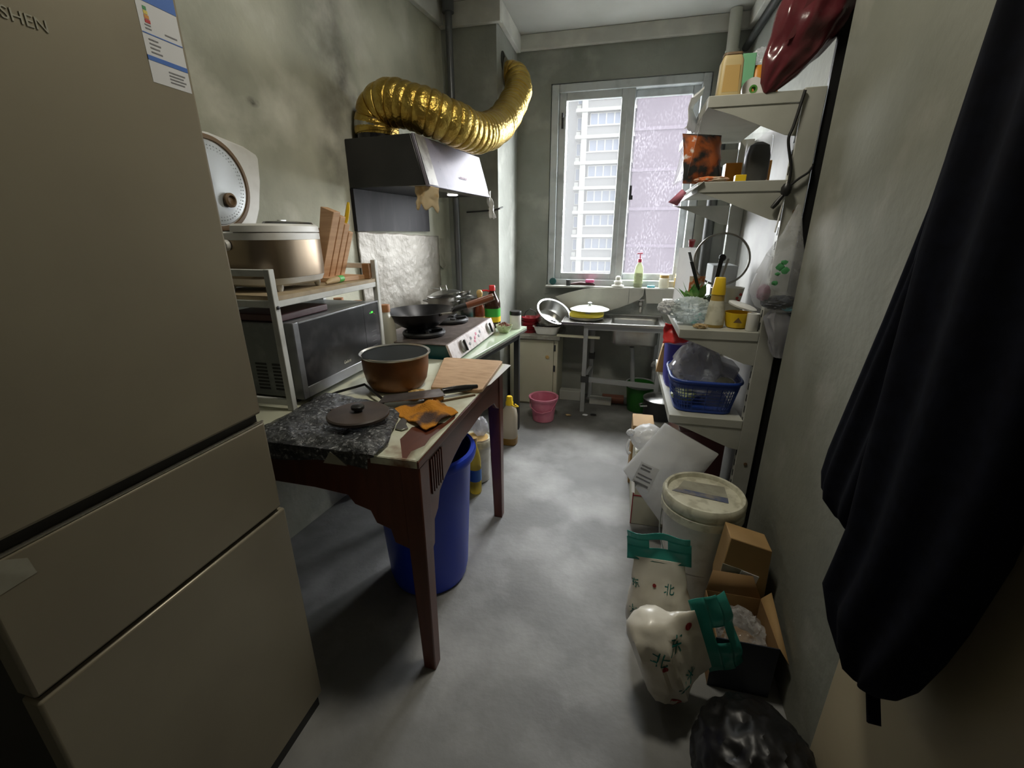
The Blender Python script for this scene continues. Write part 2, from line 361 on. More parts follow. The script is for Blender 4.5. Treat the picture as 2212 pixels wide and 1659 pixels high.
stains(MATS['cement_left'], [((-1.34,2.12,2.02),(1,.16,.30),.1,1,.95,7), ((-1.33,2.25,1.9),(1,.12,.16),.1,1,.95,18), ((-1.35,2.02,1.75),(1,.14,.35),.2,1,.8,6), ((-1.4,1.61,1.83),(1,.035,.02),.3,1,.9,30), ((-1.34,2.10,2.3),(1,.10,.25),.1,1,.6,9)])
# ------------------------------------------------------------------ room shell
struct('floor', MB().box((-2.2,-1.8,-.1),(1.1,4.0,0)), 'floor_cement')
struct('ceiling', MB().box((-2.2,-1.8,2.70),(1.1,4.0,2.8)), 'ceiling_paint')
struct('wall_left', MB().prism([(wx(-1.8),-1.8),(wx(3.3),3.3),(wx(3.3)-.2,3.3),(wx(-1.8)-.2,-1.8)], 0, 2.7, 'z'), 'cement_left')
struct('wall_column', MB().box((-1.45,3.136,0),(-.87,3.75,2.7)), 'cement_dark')
b = MB(); X0, X1, Z0, Z1 = -.612, .497, .935, 2.392
b.box((-1.2,3.7,0),(X0,3.9,2.7)); b.box((X1,3.7,0),(1.0,3.9,2.7)); b.box((X0,3.7,0),(X1,3.9,Z0)); b.box((X0,3.7,Z1),(X1,3.9,2.7))
struct('wall_back', b, 'cement_dark')
def rx(y): return .60 - .041*(1.757 - y)
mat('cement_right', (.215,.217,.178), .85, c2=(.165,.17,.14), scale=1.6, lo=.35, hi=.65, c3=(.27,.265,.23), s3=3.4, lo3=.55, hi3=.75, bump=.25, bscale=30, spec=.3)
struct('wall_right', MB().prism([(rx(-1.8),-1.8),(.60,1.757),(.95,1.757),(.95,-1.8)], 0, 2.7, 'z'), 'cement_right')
struct('wall_recess', MB().box((.70,1.757,0),(.95,3.75,2.7)), 'cement_dark')
struct('ground', MB().box((-200,5,-31),(200,260,-30.2)), 'ground_far')
struct('wall_front', MB().box((-2.2,-1.8,0),(1.1,-1.65,2.7)), 'plaster')
ntr = [0]
def trim(mb):
    ntr[0] += 1; struct('trim_%d' % ntr[0], mb, 'plaster', bev=.004)
trim(MB().prism([(wx(-1.7)+.001,-1.7),(wx(-1.7)+.035,-1.7),(wx(3.13)+.035,3.10),(wx(3.13)+.001,3.135)], 2.583, 2.699, 'z'))
trim(MB().box((-1.235,3.10,2.575),(-.835,3.135,2.699)))
trim(MB().box((-.869,3.136,2.59),(-.835,3.665,2.699)))
trim(MB().box((-.868,3.665,2.605),(.699,3.699,2.699)))
trim(MB().box((.665,1.77,2.60),(.699,3.66,2.699)))
# window
win = bpy.data.objects.new('window_1', None); COL.objects.link(win); win.location = (0,3.7,.94); WM['window_1'] = Matrix.Translation((0,3.7,.94)); win['kind'] = 'structure'
def ring(x0, x1, z0, z1, wd, y0, y1):
    return MB().box((x0,y0,z0),(x0+wd,y1,z1)).box((x1-wd,y0,z0),(x1,y1,z1)).box((x0+wd,y0,z0),(x1-wd,y1,z0+wd)).box((x0+wd,y0,z1-wd),(x1-wd,y1,z1))
ring(-.605,.49,.945,2.385,.055,3.69,3.80).build('window_frame', 'frame_white', win, bev=.006)
s = ring(-.55,-.045,.995,2.335,.055,3.705,3.735).build('sash', 'frame_white', win, bev=.005)
MB().box((-.496,3.718,1.05),(-.10,3.722,2.28)).build('pane', 'pane_clear', s)
MB().box((-.528,3.69,2.10),(-.512,3.706,2.20)).box((-.526,3.68,2.17),(-.514,3.69,2.20)).build('latch', 'black', s)
s = ring(-.055,.44,.995,2.335,.055,3.75,3.78).build('sash', 'frame_white', win, bev=.005)
MB().box((-.001,3.763,1.05),(.386,3.767,2.28)).build('pane', 'pane_dirty', s)
MB().box((-.06,3.70,1.0),(-.005,3.745,2.33)).build('mullion', 'frame_white', win, bev=.004)
MB().box((.003,3.735,1.60),(.02,3.75,1.70)).box((.01,3.725,1.60),(.03,3.74,1.63)).build('latch', 'black', win)
struct('trim_sill', MB().box((-.61,3.605,.940),(.50,3.70,.953)), 'lino_sill', bev=.002)

# ------------------------------------------------------------------ outside
tw = thing('apartment_tower', 'sunlit apartment tower with stacked balcony windows seen through the left pane', 'building', (0,60,-30))
tower_x0, tower_x1 = -5.7, 18.0
MB().box((tower_x0,60,-30),(tower_x1,72,26)).build('wall', 'tower_wall', tw)
MB().box((tower_x0-.3,58.7,-30),(tower_x0+.35,60.5,26)).build('pillar', 'tower_white', tw)
for k in range(-3, 9):
    zf = 1.10 + 2.77*k
    MB().box((tower_x0-1.0,58.6,zf-.25),(tower_x1,60.2,zf+.10)).build('balcony_slab', 'tower_white', tw)
    MB().box((tower_x0+.3,58.9,zf+.10),(3.8,59.05,zf+1.02)).build('parapet', 'tower_wall', tw)
    MB().box((tower_x0+.3,58.8,zf+1.02),(-1.2,59.05,zf+1.14)).build('window_ledge', 'tower_white', tw)
    for j in range(4):
        x = tower_x0+.65+j*.93
        wn = ring(x, x+.93, zf+1.14, zf+2.40, .07, 58.95, 59.05).build('window', 'tower_white', tw)
        MB().box((x+.07,59.0,zf+1.21),(x+.86,59.02,zf+2.33)).build('pane', 'tower_glass', wn)
    wn = ring(tower_x0-1.0, tower_x0-.45, zf+.9, zf+2.3, .06, 60.3, 60.4).build('window', 'tower_white', tw)
    MB().box((tower_x0-.94,60.34,zf+.96),(tower_x0-.51,60.36,zf+2.24)).build('pane', 'tower_glass', wn)
    MB().box((tower_x0-1.0,59.6,zf+.15),(tower_x0-.5,60.0,zf+.65)).build('air_conditioner', 'tower_white', tw)
MB().box((tower_x0-2.2,60.4,-30),(tower_x0,72,26)).build('side_wall', 'tower_wall', tw)
wing = thing('tiled_wing', 'pale tiled side wall with level bands receding beside the tower', 'building', (-3.2,24,-20))
MB().prism([(-4.2,24),(-9.3,58),(-12,58),(-7,24)], -20, 26, 'z').build('wall', 'tower_tile', wing)
for k in range(26):
    z = -6 + k*.95; MB().prism([(-4.17,24),(-9.27,58),(-9.3,58),(-4.2,24)], z, z+.09, 'z').build('band', 'tower_wall', wing)
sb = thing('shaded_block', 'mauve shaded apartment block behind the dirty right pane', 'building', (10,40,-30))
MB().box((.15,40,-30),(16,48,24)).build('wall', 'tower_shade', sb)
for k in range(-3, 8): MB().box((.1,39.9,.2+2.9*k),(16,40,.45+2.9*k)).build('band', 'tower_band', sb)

# ================================================================== LEFT SIDE
# ------------------------------------------------------------------ refrigerator
fr = thing('refrigerator', 'tall champagne three-door refrigerator at the left edge', 'refrigerator', (-1.1,.53,0))
MB().box((-1.45,.29,.03),(-.835,.765,1.86)).build('body', 'fridge_side', fr, bev=.01)
ud = MB().box((-.83,.272,.966),(-.79,.768,1.87)).build('upper_door', 'fridge', fr, bev=.006)
MB().box((-.83,.28,.944),(-.805,.765,.966)).build('handle_groove', 'black', fr)
md = MB().box((-.83,.272,.712),(-.79,.771,.944)).build('middle_drawer', 'fridge', fr, bev=.005)
MB().box((-.795,.28,.9445),(-.7905,.769,.9475)).build('lip', 'chrome_text', md)
MB().box((-.83,.28,.702),(-.803,.768,.712)).build('seal', 'black', fr)
ld = MB().box((-.83,.272,.045),(-.79,.78,.702)).build('lower_drawer', 'fridge', fr, bev=.005)
MB().box((-.82,.29,0),(-.80,.77,.045)).build('kick_plate', 'black', fr)
FX = frame((-.7895,.53,1.63), (0,1,0), (0,0,1))
lettering('logo', 'RONSHEN', .021, frame((-.7893,.502,1.627),(0,1,0),(0,0,1)), 'chrome_text', ud)
def lab(y0,y1,z0,z1,m,k,d=.0004): return MB().box((-.79,y0,z0),(-.79+d,y1,z1)).build(k, m, el)
el = thing('energy_label', 'white and blue energy label stuck on the refrigerator door', 'label', (-.79,.725,1.60))
lab(.689,.760,1.602,1.76,'paper','sheet'); lab(.689,.760,1.634,1.641,'print_blue','blue_stripe',.0008); lab(.689,.760,1.718,1.76,'print_blue','blue_header',.0008)
lab(.690,.760,1.672,1.6735,'print_blue','rule',.0008)
for i,(m,hw) in enumerate((('print_green',.004),('print_yellow',.005),('print_orange',.006),('print_red',.007))): lab(.700-hw*.2,.702+hw*.8,1.706-i*.006,1.711-i*.006,m,'grade_bar',.0008)
for i in range(4): lab(.698,.698+.016+.003*(i%2),1.664-i*.006,1.666-i*.006,'print_grey','text_line',.0008)
for i in range(2): lab(.697,.707,1.684-i*.005,1.6858-i*.005,'print_grey','text_line',.0008)
for i in range(4): lab(.722,.752-.004*(i%2),1.624-i*.005,1.626-i*.005,'print_grey','text_line',.0008)
lab(.730,.752,1.680,1.682,'print_grey','text_line',.0008)
one('paper_sticker', MB().add([(-.7897,.272,.895),(-.7897,.327,.898),(-.7897,.324,.926),(-.7897,.30,.942),(-.7897,.272,.942),(-.7893,.272,.895),(-.7893,.327,.898),(-.7893,.324,.926),(-.7893,.30,.942),(-.7893,.272,.942)],
    [(0,1,2,3,4),(9,8,7,6,5),(0,5,6,1),(1,6,7,2),(2,7,8,3),(3,8,9,4),(4,9,5,0)]), 'old_paper', 'torn pale sticker on the middle refrigerator drawer', 'sticker', (-.79,.30,.92), flat=True)

# ------------------------------------------------------------------ table
TZ = .78
tb = thing('wooden_table', 'old dark red wooden table with a peeling pale top beside the refrigerator', 'table', (-.95,1.42,0))
MB().prism([(-1.455,.948),(-.495,.948),(-.495,1.90),(-1.36,1.90)], .755, .778, 'z').build('tabletop', 'table_red', tb, bev=.003)
def holed(name, outer, hole, z, m, parent, th=.0025):
    bm = bmesh.new(); es = []
    for loop in (outer, hole):
        vv = [bm.verts.new((x,y,z)) for x,y in loop]
        es += [bm.edges.new((vv[i], vv[(i+1) % len(vv)])) for i in range(len(vv))]
    bmesh.ops.triangle_fill(bm, edges=es, use_beauty=True); bm.verts.index_update()
    mb = MB().add([v.co.copy() for v in bm.verts], [tuple(v.index for v in f.verts) for f in bm.faces]); bm.free()
    return mb.build(name, m, parent, solid=th)
holed('laminate_sheet', [(-1.45,.950),(-.497,.950),(-.497,1.05),(-.50,1.3),(-.497,1.5),(-.497,1.895),(-1.357,1.895)],
      [(-.546,.956),(-.607,1.06),(-.611,1.147),(-.57,1.185),(-.524,1.204),(-.514,1.282),(-.503,1.24),(-.522,1.09),(-.517,1.038),(-.539,.995),(-.533,.956)], .7793, 'table_sheet', tb)
MB().box((-.64,.9475,.757),(-.50,.9495,.779)).build('sheet_edge', 'table_sheet', tb)
MB().prism([(-1.42,.755),(-.50,.755),(-.50,.40),(-.548,.40),(-.555,.47),(-.60,.485),(-.61,.53),(-.655,.545),(-.67,.585),(-.72,.60),(-.74,.628),(-.85,.638),(-1.20,.642),(-1.26,.63),(-1.35,.58),(-1.385,.45),(-1.42,.42)], .962, .985).build('front_apron', 'table_red', tb, bev=.003)
MB().prism([(.97,.755),(1.83,.755),(1.83,.55),(1.80,.56),(1.78,.60),(1.74,.62),(1.70,.655),(1.55,.68),(1.30,.67),(1.22,.65),(1.13,.62),(1.09,.60),(1.07,.55),(1.04,.53),(1.03,.45),(.97,.42)], -.520, -.502, 'x').build('side_apron', 'table_red', tb, bev=.003)
for k in range(6): MB().box((-.502,1.03+k*.016,.625),(-.4975,1.038+k*.016,.74)).build('flute', 'table_red', tb, bev=.001)
def leg(x, y, sx, sy):
    MB().loft([[(x,y,0),(x-sx*.042,y,0),(x-sx*.042,y-sy*.042,0),(x,y-sy*.042,0)],[(x,y,.755),(x-sx*.062,y,.755),(x-sx*.062,y-sy*.062,.755),(x,y-sy*.062,.755)]]).build('leg', 'table_red', tb, bev=.004)
leg(-.497,.955,1,-1); leg(-.497,1.835,1,1); leg(-1.43,.955,-1,-1); leg(-1.345,1.835,-1,1)
MB().box((-1.33,1.80,.64),(-.52,1.82,.755)).build('rear_apron', 'table_red', tb)

# black plastic sheet draped over the near corner
def bs(u, v):
    # u across x, v from far edge over the near edge
    xl = -1.075 + .10*max(0,v-.65)*1.3; xr = -.70 + .085*min(1,v*1.6) + (-.02 if v>.85 else 0)
    x = xl + (xr-xl)*u
    yf = 1.345 - .10*u*u; yn = .935
    q = v/.82
    if q <= 1:
        y = yf + (yn-yf)*q; z = .797 + .012*fold((x,y,0),9) + .006*fold((x,y,1),30) + (.006*math.sin(u*9)*q) + .010*q
        if u < .12: z -= (.12-u)*.15
        if u > .9: z -= (u-.9)*.12
        if q > .9: z -= (q-.9)**2*1.2
        if q < .08: z -= .012*(1-q/.08)
    else:
        d = (v-.82)/.18; y = yn - .006 - .012*d*math.sin(u*7+1)*.6; z = .795 - .045*d - .008*math.sin(u*6)*d
    return (x, y, z)
one('black_plastic_sheet', MB().grid(46, 40, bs), 'black_sheet', 'crumpled shiny black plastic sheet draped over the near end of the table', 'plastic sheet', (-.87,1.14,.782), solid=.002)
one('paper_scrap', MB().add([(-.775,.9265,.752),(-.70,.9265,.752),(-.73,.927,.776),(-.75,.928,.789),(-.775,.9245,.752),(-.70,.9245,.752),(-.73,.925,.776),(-.75,.926,.789)],
    [(0,1,2,3),(7,6,5,4),(0,4,5,1),(1,5,6,2),(2,6,7,3),(3,7,4,0)]), 'old_paper', 'small pale paper scrap on the hanging edge of the black sheet', 'paper', (-.74,.926,.752))
# pot lid lying on the sheet
pl_ = thing('pot_lid', 'dark flat pot lid with a black knob lying on the black sheet', 'pot lid', (-.765,1.10,.822))
MB().lathe([(.078,0),(.093,.002),(.094,.010),(.090,.014),(.0,.017)], (-.765,1.10,.822), 40).build('disc', 'lid_brown', pl_)
MB().lathe([(.012,.014),(.012,.022),(.020,.026),(.020,.034),(.014,.038),(0,.039)], (-.765,1.10,.822), 24).build('knob', 'black', pl_)
MB().bar((-.855,1.108,.829),(-.872,1.111,.829),.008,.004).build('tab', 'lid_brown', pl_)
# brown pot
pt = thing('cooking_pot', 'brown inner pot with dark inside standing on the wooden table', 'pot', (-.845,1.50,.783))
MB().lathe([(.085,0),(.102,.004),(.117,.03),(.126,.075),(.129,.13)], (-.845,1.50,.783), 56).build('body', 'pot_brown', pt)
MB().lathe([(.129,.128),(.137,.134),(.138,.138),(.1345,.140),(.127,.135)], (-.845,1.50,.783), 56, caps=False).build('rim', 'steel', pt)
MB().lathe([(.125,.134),(.121,.07),(.110,.025),(.09,.012),(0,.010)], (-.845,1.50,.783), 56).build('lining', 'pot_inside', pt)
# chopping board
one('chopping_board', MB().prism([(-.690,1.475),(-.50,1.485),(-.488,1.50),(-.512,1.885),(-.525,1.895),(-.79,1.89),(-.80,1.875)], .7815, .7965, 'z'), 'board_wood', 'worn wooden chopping board at the far end of the wooden table', 'chopping board', (-.64,1.69,.7815), bev=.003)
one('paper_sheet', MB().prism([(-.485,1.60),(-.470,1.88),(-.50,1.893),(-.50,1.55)], .7806, .7813, 'z'), 'paper', 'thin white sheet sticking out under the chopping board', 'paper', (-.49,1.72,.7806))
# kitchen knife
kn = thing('kitchen_knife', 'long kitchen knife with a black handle lying beside the brown pot', 'knife', (-.66,1.37,.79))
MB().prism([(-.785,1.245),(-.605,1.350),(-.588,1.372),(-.635,1.432),(-.800,1.318)], .806, .8085, 'z').build('blade', 'blade', kn)
MB().tube([(-.616,1.412,.806),(-.58,1.443,.806),(-.545,1.475,.804),(-.512,1.508,.801)], [.011,.013,.012,.008], 10).build('handle', 'black_gloss', kn)
one('chopstick', MB().bar((-.60,1.372,.784),(-.505,1.46,.784),.008,.006), 'rubber_brown', 'thin dark stick lying beside the knife handle', 'chopstick', (-.56,1.41,.781))
one('orange_stub', MB().tube([(-.622,1.352,.792),(-.606,1.385,.792)], .009, 10), 'orange_pack', 'short orange wooden stub at the heel of the knife', 'wood stub', (-.614,1.37,.783))
# orange rag
C4 = [Vector((-.735,1.235)),Vector((-.552,1.125)),Vector((-.503,1.275)),Vector((-.625,1.36))]
def rag(u,v):
    p = (C4[0]*(1-u)+C4[1]*u)*(1-v) + (C4[3]*(1-u)+C4[2]*u)*v
    h = .004 + .030*math.exp(-((u-.42)**2*22+(v-.66)**2*14)) + .022*math.exp(-((u-.72)**2*20+(v-.55)**2*30)) + .005*fold((u,v,0),5) + .006*max(0,math.sin(u*11+v*6))
    return (p.x+.010*fold((u,v,2),3), p.y+.010*fold((u,v,5),3), .783+max(.001,h))
one('cleaning_rag', MB().grid(30,30,rag), 'rag_orange', 'rumpled orange rag with dark stains on the table edge', 'rag', (-.60,1.25,.782), solid=.004)
fs = MB()
for k in range(34):
    a_ = rnd.random(); fs.blob((-.73+.16*rnd.random()*a_-.02, 1.355+.10*rnd.random(), .7835+rnd.random()*.004), (.006+.012*rnd.random(), .005+.008*rnd.random(), .003+.004*rnd.random()), 2, .4, 2.5, k)
one('food_scraps', fs, 'tan_plastic', 'scattered pale and yellow food scraps before the brown pot', 'food scraps', (-.70,1.40,.781), kind='stuff')
op = MB().prism([(-.668,1.19),(-.650,1.196),(-.632,1.15),(-.612,1.125),(-.625,1.108),(-.650,1.112),(-.660,1.14)], .784, .788, 'z')
one('peeler', op, 'steel', 'small bright metal peeler beside the orange rag', 'peeler', (-.64,1.15,.784), bev=.001)
one('power_cord', MB().tube([(-1.06,1.21,.786),(-1.0,1.33,.800),(-.93,1.40,.812),(-.86,1.345,.806),(-.80,1.30,.803),(-.775,1.262,.803)], .005, 8), 'black', 'thin black cord curving over the table in front of the microwave', 'cord', (-.92,1.33,.782))

# ------------------------------------------------------------------ rack over the microwave
rk = thing('microwave_rack', 'white metal microwave rack with a wooden top standing on the table', 'rack', (-1.23,1.49,.78))
for x,y,zt in ((-1.077,1.18,1.255),(-1.077,1.80,1.25),(-1.40,1.18,1.255),(-1.365,1.80,1.25)):
    MB().box((x-.011,y-.011,.7815),(x+.011,y+.011,zt)).build('post', 'white_paint', rk, bev=.002)
for a,c in (((-1.077,1.19,1.145),(-1.077,1.79,1.145)),((-1.40,1.19,1.145),(-1.365,1.79,1.145)),((-1.39,1.18,1.145),(-1.088,1.18,1.145)),((-1.355,1.80,1.145),(-1.088,1.80,1.145)),((-1.39,1.18,1.243),(-1.088,1.18,1.243)),((-1.355,1.80,1.225),(-1.088,1.80,1.225)),((-1.39,1.18,.808),(-1.088,1.18,.808))):
    MB().bar(a,c,.014,.022).build('rail', 'white_paint', rk, bev=.002)
MB().prism([(-1.395,1.19),(-1.07,1.19),(-1.07,1.79),(-1.365,1.79)], 1.156, 1.170, 'z').build('shelf_board', 'beige_board', rk)
MB().lathe([(.006,0),(.006,.004),(0,.005)], n=12, M=frame((-1.066,1.18,1.135),(0,1,0),(0,0,1))).build('bolt', 'black', rk)
# microwave
mw = thing('microwave_oven', 'dark microwave oven with a silver door frame under the white rack', 'microwave', (-1.22,1.5,.80))
MB().box((-1.365,1.228,.805),(-1.095,1.772,1.072)).build('body', 'mw_body', mw, bev=.005)
dr = ring(1.225,1.668,.805,1.074,.02,0,1)
mf = MB().box((-1.095,1.225,.802),(-1.060,1.252,1.076)).box((-1.095,1.252,.802),(-1.060,1.775,.842)).box((-1.095,1.252,1.068),(-1.060,1.775,1.076)).box((-1.095,1.769,.842),(-1.060,1.775,1.068))
d_ = mf.build('door_frame', 'mw_silver', mw, bev=.002)
MB().box((-1.095,1.252,.842),(-1.062,1.652,1.068)).build('door_glass', 'mw_glass', mw)
cp = MB().box((-1.095,1.654,.842),(-1.062,1.769,1.068)).build('control_panel', 'mw_glass', mw)
for i,(dy,hh) in enumerate(((0,.004),(.010,.008),(.016,.008),(.022,.008))): MB().box((-1.062,1.70+dy,1.028),(-1.0612,1.703+dy,1.028+hh)).build('display_mark', 'led_green', cp)
MB().box((-1.062,1.732,1.022),(-1.0612,1.735,1.025)).build('display_mark', 'print_orange', cp)
for k in range(5): MB().box((-1.062,1.70,.86+k*.022),(-1.0614,1.74,.8615+k*.022)).build('key_line', 'print_grey', cp)
lettering('logo', 'Galanz', .018, frame((-1.0617,1.50,.868),(0,1,0),(0,0,1)), 'chrome_text', mw)
vm = MB()
for c in range(3):
    for r_ in range(8): vm.box((-1.315+c*.07,1.2265,.83+r_*.013),(-1.27+c*.07,1.229,.837+r_*.013))
vm.build('vent_slots', 'black', mw, kind='stuff')
for x in (-1.33,-1.12):
    for y in (1.26,1.74): MB().lathe([(.012,0),(.012,.025)], (x,y,.781), 12).build('foot', 'black', mw)
one('maroon_tray', MB().box((-1.345,1.24,1.0735),(-1.12,1.50,1.10)), 'maroon_dark', 'dark maroon flat box on top of the microwave', 'box', (-1.24,1.37,1.0735), bev=.004)
# jars behind the microwave
for i,(x,y,h,lab_) in enumerate(((-1.33,1.87,.285,'rust-capped clear jar standing behind the microwave nearest the wall'),(-1.24,1.885,.272,'rust-capped clear jar standing behind the microwave near the rack post'))):
    j = thing('glass_jar', lab_, 'jar', (x,y,.78), group='jars behind the microwave')
    MB().lathe([(.03,0),(.033,.01),(.033,h-.05),(.02,h-.03),(.02,h-.015)], (x,y,.7805), 20).build('body', 'milky', j)
    MB().lathe([(.023,h-.022),(.023,h),(0,h+.001)], (x,y,.7805), 20).build('cap', 'cork', j)
# rice cooker
rc = thing('rice_cooker', 'champagne rice cooker with its white lid standing open on the rack', 'rice cooker', (-1.25,1.40,1.17))
c0 = (-1.252,1.40,0)
MB().rrect([(.115,.130,1.186),(.138,.150,1.196),(.146,.158,1.216)], c0, 56, p=3.2).build('base', 'white_plastic', rc)
MB().rrect([(.146,.158,1.2165),(.148,.161,1.25),(.147,.160,1.34)], c0, 56, p=3.2).build('body', 'champagne', rc)
MB().rrect([(.147,.160,1.3405),(.147,.160,1.362),(.138,.151,1.367)], c0, 56, p=3.2).build('rim', 'white_plastic', rc)
MB().rrect([(.135,.147,1.367),(.13,.142,1.368)], c0, 40, p=2.6).build('pot_opening', 'pot_inside', rc)
# raised front with dark panel
fp = []
for z,in_ in ((1.366,0),(1.385,.002),(1.392,.010)):
    ringp = []
    for k in range(21):
        a = -math.pi/2 + math.pi*k/20; ringp.append((-1.252+(.148-in_)*abs(math.cos(a))**(2/3.2), 1.40+(.161-in_)*math.copysign(abs(math.sin(a))**(2/3.2), math.sin(a)), z))
    ringp.append((-1.20+in_,1.40+.09,z)); ringp.append((-1.20+in_,1.40-.09,z)); fp.append(ringp)
MB().loft(fp).build('control_head', 'white_plastic', rc)
MB().rrect([(.032,.115,1.392),(.028,.108,1.399),(.012,.06,1.402)], (-1.155,1.40,0), 40, p=3).build('control_panel', 'dark_panel', rc)
MB().rrect([(.006,.022,1.400),(.005,.02,1.406)], (-1.19,1.41,0), 24, p=3).build('latch_button', 'steel', rc)
MB().lathe([(.018,0),(.014,.012),(0,.014)], n=20, M=frame((-1.275,1.238,1.325),(1,0,0),(0,0,1))).build('hinge_cap', 'white_plastic', rc)
for x,y in ((-1.15,1.30),(-1.15,1.50),(-1.35,1.30),(-1.35,1.50)): MB().lathe([(.008,0),(.012,.012),(.012,.022)], (x,y,1.1705), 14).build('foot', 'white_plastic', rc)
lo = [(1.20,1.370),(1.46,1.370),(1.49,1.385),(1.525,1.45),(1.553,1.55),(1.562,1.63),(1.555,1.643),(1.50,1.662),(1.36,1.682),(1.22,1.676),(1.15,1.63),(1.13,1.52),(1.16,1.40)]
ldp = MB().prism(lo, -1.408, -1.378, 'x').build('lid', 'white_plastic', rc, bev=.006)
LM = frame((-1.378,1.335,1.522),(0,1,0),(0,0,1))
MB().lathe([(.150,-.001),(.152,.003),(.146,.006),(.138,.006),(.136,.001)], n=56, M=LM, caps=False).build('gasket', 'rubber_brown', ldp)
MB().lathe([(.132,.001),(.130,.005),(.10,.008),(.0,.012)], n=56, M=LM).build('inner_plate', 'grey_disc', ldp)
MB().lathe([(.024,.009),(.024,.018),(.016,.022),(.012,.014),(0,.014)], n=24, M=frame((-1.374,1.375,1.472),(0,1,0),(0,0,1))).build('steam_valve', 'rubber_brown', ldp)
dm = MB()
for rr_,nn in ((.118,60),(.108,56)):
    for k in range(nn): a = 2*math.pi*k/nn; dm.lathe([(.0022,.0055),(.0012,.0085),(0,.009)], (rr_*math.cos(a), rr_*math.sin(a), 0), 6, M=LM)
dm.build('plate_dimples', 'grey_disc', ldp, kind='stuff')
# knife block and knife
kb = thing('knife_block', 'slanted wooden knife block on the rack beside the rice cooker', 'knife block', (-1.16,1.70,1.17))
KM = frame((-1.225,1.60,1.190), (0,1,0), (.34,0,.94)) # local x along the row of slabs, y up the slant, z toward the room
for k,(x0,x1,h) in enumerate(((0,.045,.275),(.050,.085,.258),(.090,.124,.228),(.129,.160,.195))):
    MB().prism([(0,.022),(h,.025),(h,-.035),(0,-.004)], x0, x1, 'x', KM).build('slab', 'block_wood', kb, bev=.002)
MB().prism([(.0,-.005),(.19,-.030),(.19,-.037),(0,-.012)], 0, .16, 'x', KM).build('back_board', 'block_wood_dark', kb)
MB().prism([(-1.26,1.595),(-1.13,1.595),(-1.10,1.765),(-1.25,1.77)], 1.1705, 1.189, 'z').build('base', 'block_wood', kb, bev=.002)
yk = thing('paring_knife', 'yellow-handled knife stuck in the wooden knife block', 'knife', M=KM)
MB().tube([(.128,.215,.0),(.131,.245,.0),(.136,.285,-.004),(.139,.308,-.01)], [.007,.009,.009,.005], 10).build('handle', 'yellow_plastic', yk, world=False)
MB().box((.1255,.12,-.009),(.1275,.22,.009)).build('blade', 'blade', yk, world=False)
gt = thing('squeeze_tube', 'squeeze tube with a green cap under the knife block', 'tube', (-1.12,1.57,1.17))
MB().tube([(-1.105,1.49,1.180),(-1.112,1.53,1.184),(-1.12,1.585,1.185)], [.004,.011,.013], 12).build('body', 'veg', gt)
MB().tube([(-1.12,1.585,1.185),(-1.126,1.625,1.185)], [.014,.013], 14).build('cap', 'green_plastic', gt)
one('wood_offcut', MB().box((-.015,-.02,0),(.015,.02,.065), Matrix.Translation((-1.10,1.775,1.1705)) @ Matrix.Rotation(.3,4,'Z')), 'block_wood_dark', 'small wooden offcut beside the knife block at the rack post', 'wood block', (-1.10,1.775,1.1705), bev=.003)

# ------------------------------------------------------------------ stove counter
ct = thing('stove_counter', 'pale green glass-topped counter carrying the gas stove', 'counter', (-.95,2.45,0))
MB().prism([(-1.30,1.955),(-.735,1.955),(-.613,2.91),(-1.215,2.98)], .735, .752, 'z').build('top', 'counter_glass', ct, bev=.002)
MB().prism([(-.739,1.957),(-.735,1.955),(-.613,2.91),(-.617,2.91)], .722, .7345, 'z').build('edge_band', 'steel_dull', ct)
for x,y in ((-1.26,2.0),(-.79,2.0),(-.67,2.85),(-1.2,2.93)): MB().box((x-.018,y-.018,0),(x+.018,y+.018,.735)).build('leg', 'dark_edge', ct)
for a,c in (((-.79,2.0,.70),(-.67,2.85,.70)),((-1.26,2.0,.70),(-1.2,2.93,.70)),((-1.2,2.93,.70),(-.67,2.85,.70)),((-1.26,2.0,.70),(-.79,2.0,.70))): MB().bar(a,c,.03,.05).build('rail', 'dark_edge', ct)
st = thing('gas_stove', 'two-burner gas stove with a white patterned front panel on the counter', 'stove', (-1.0,2.28,.753))
MB().prism([(-1.215,.757),(-.775,.757),(-.805,.843),(-1.215,.843)], 1.925, 2.65).build('body', 'stove_teal', st, bev=.003)
MB().prism([(-1.218,1.92),(-.803,1.92),(-.803,2.655),(-1.218,2.655)], .8435, .849, 'z').build('hob', 'stove_top', st, bev=.002)
pn = MB().prism([(-.774,.760),(-.762,.764),(-.795,.850),(-.806,.846)], 1.915, 2.66).build('front_panel', 'stove_panel', st, bev=.002)
MB().prism([(-.7945,.8435),(-.7935,.8435),(-.7958,.8495),(-.7968,.8495)], 1.92, 2.655).build('purple_stripe', 'purple_print', pn)
PN = frame((-.7785,2.285,.807),(0,1,0),(-.034,0,.086))
for i,(y,z) in enumerate(((2.28,.0),(2.31,.012),(2.26,-.012),(2.34,-.004),(2.22,.008),(2.38,.010),(2.18,-.01))):
    fb = MB().blob((y-2.285,z*1.3,.001),(.014,.009,.0012),2,.3,2,i); fb.v = [PN @ p for p in fb.v]
    fb.build('flower_print', 'pink_print' if i < 3 else 'print_grey', pn)
for y in (2.075,2.535):
    km = frame((-.7775,y,.806),(0,1,0),(-.034,0,.086)); kk = MB().lathe([(.034,0),(.032,.012),(.026,.016),(0,.017)], n=28, M=km).build('knob', 'hood_worn', st)
    MB().box((-.006,-.03,.016),(.006,.03,.026), km).build('grip', 'iron_rough', kk, bev=.003)
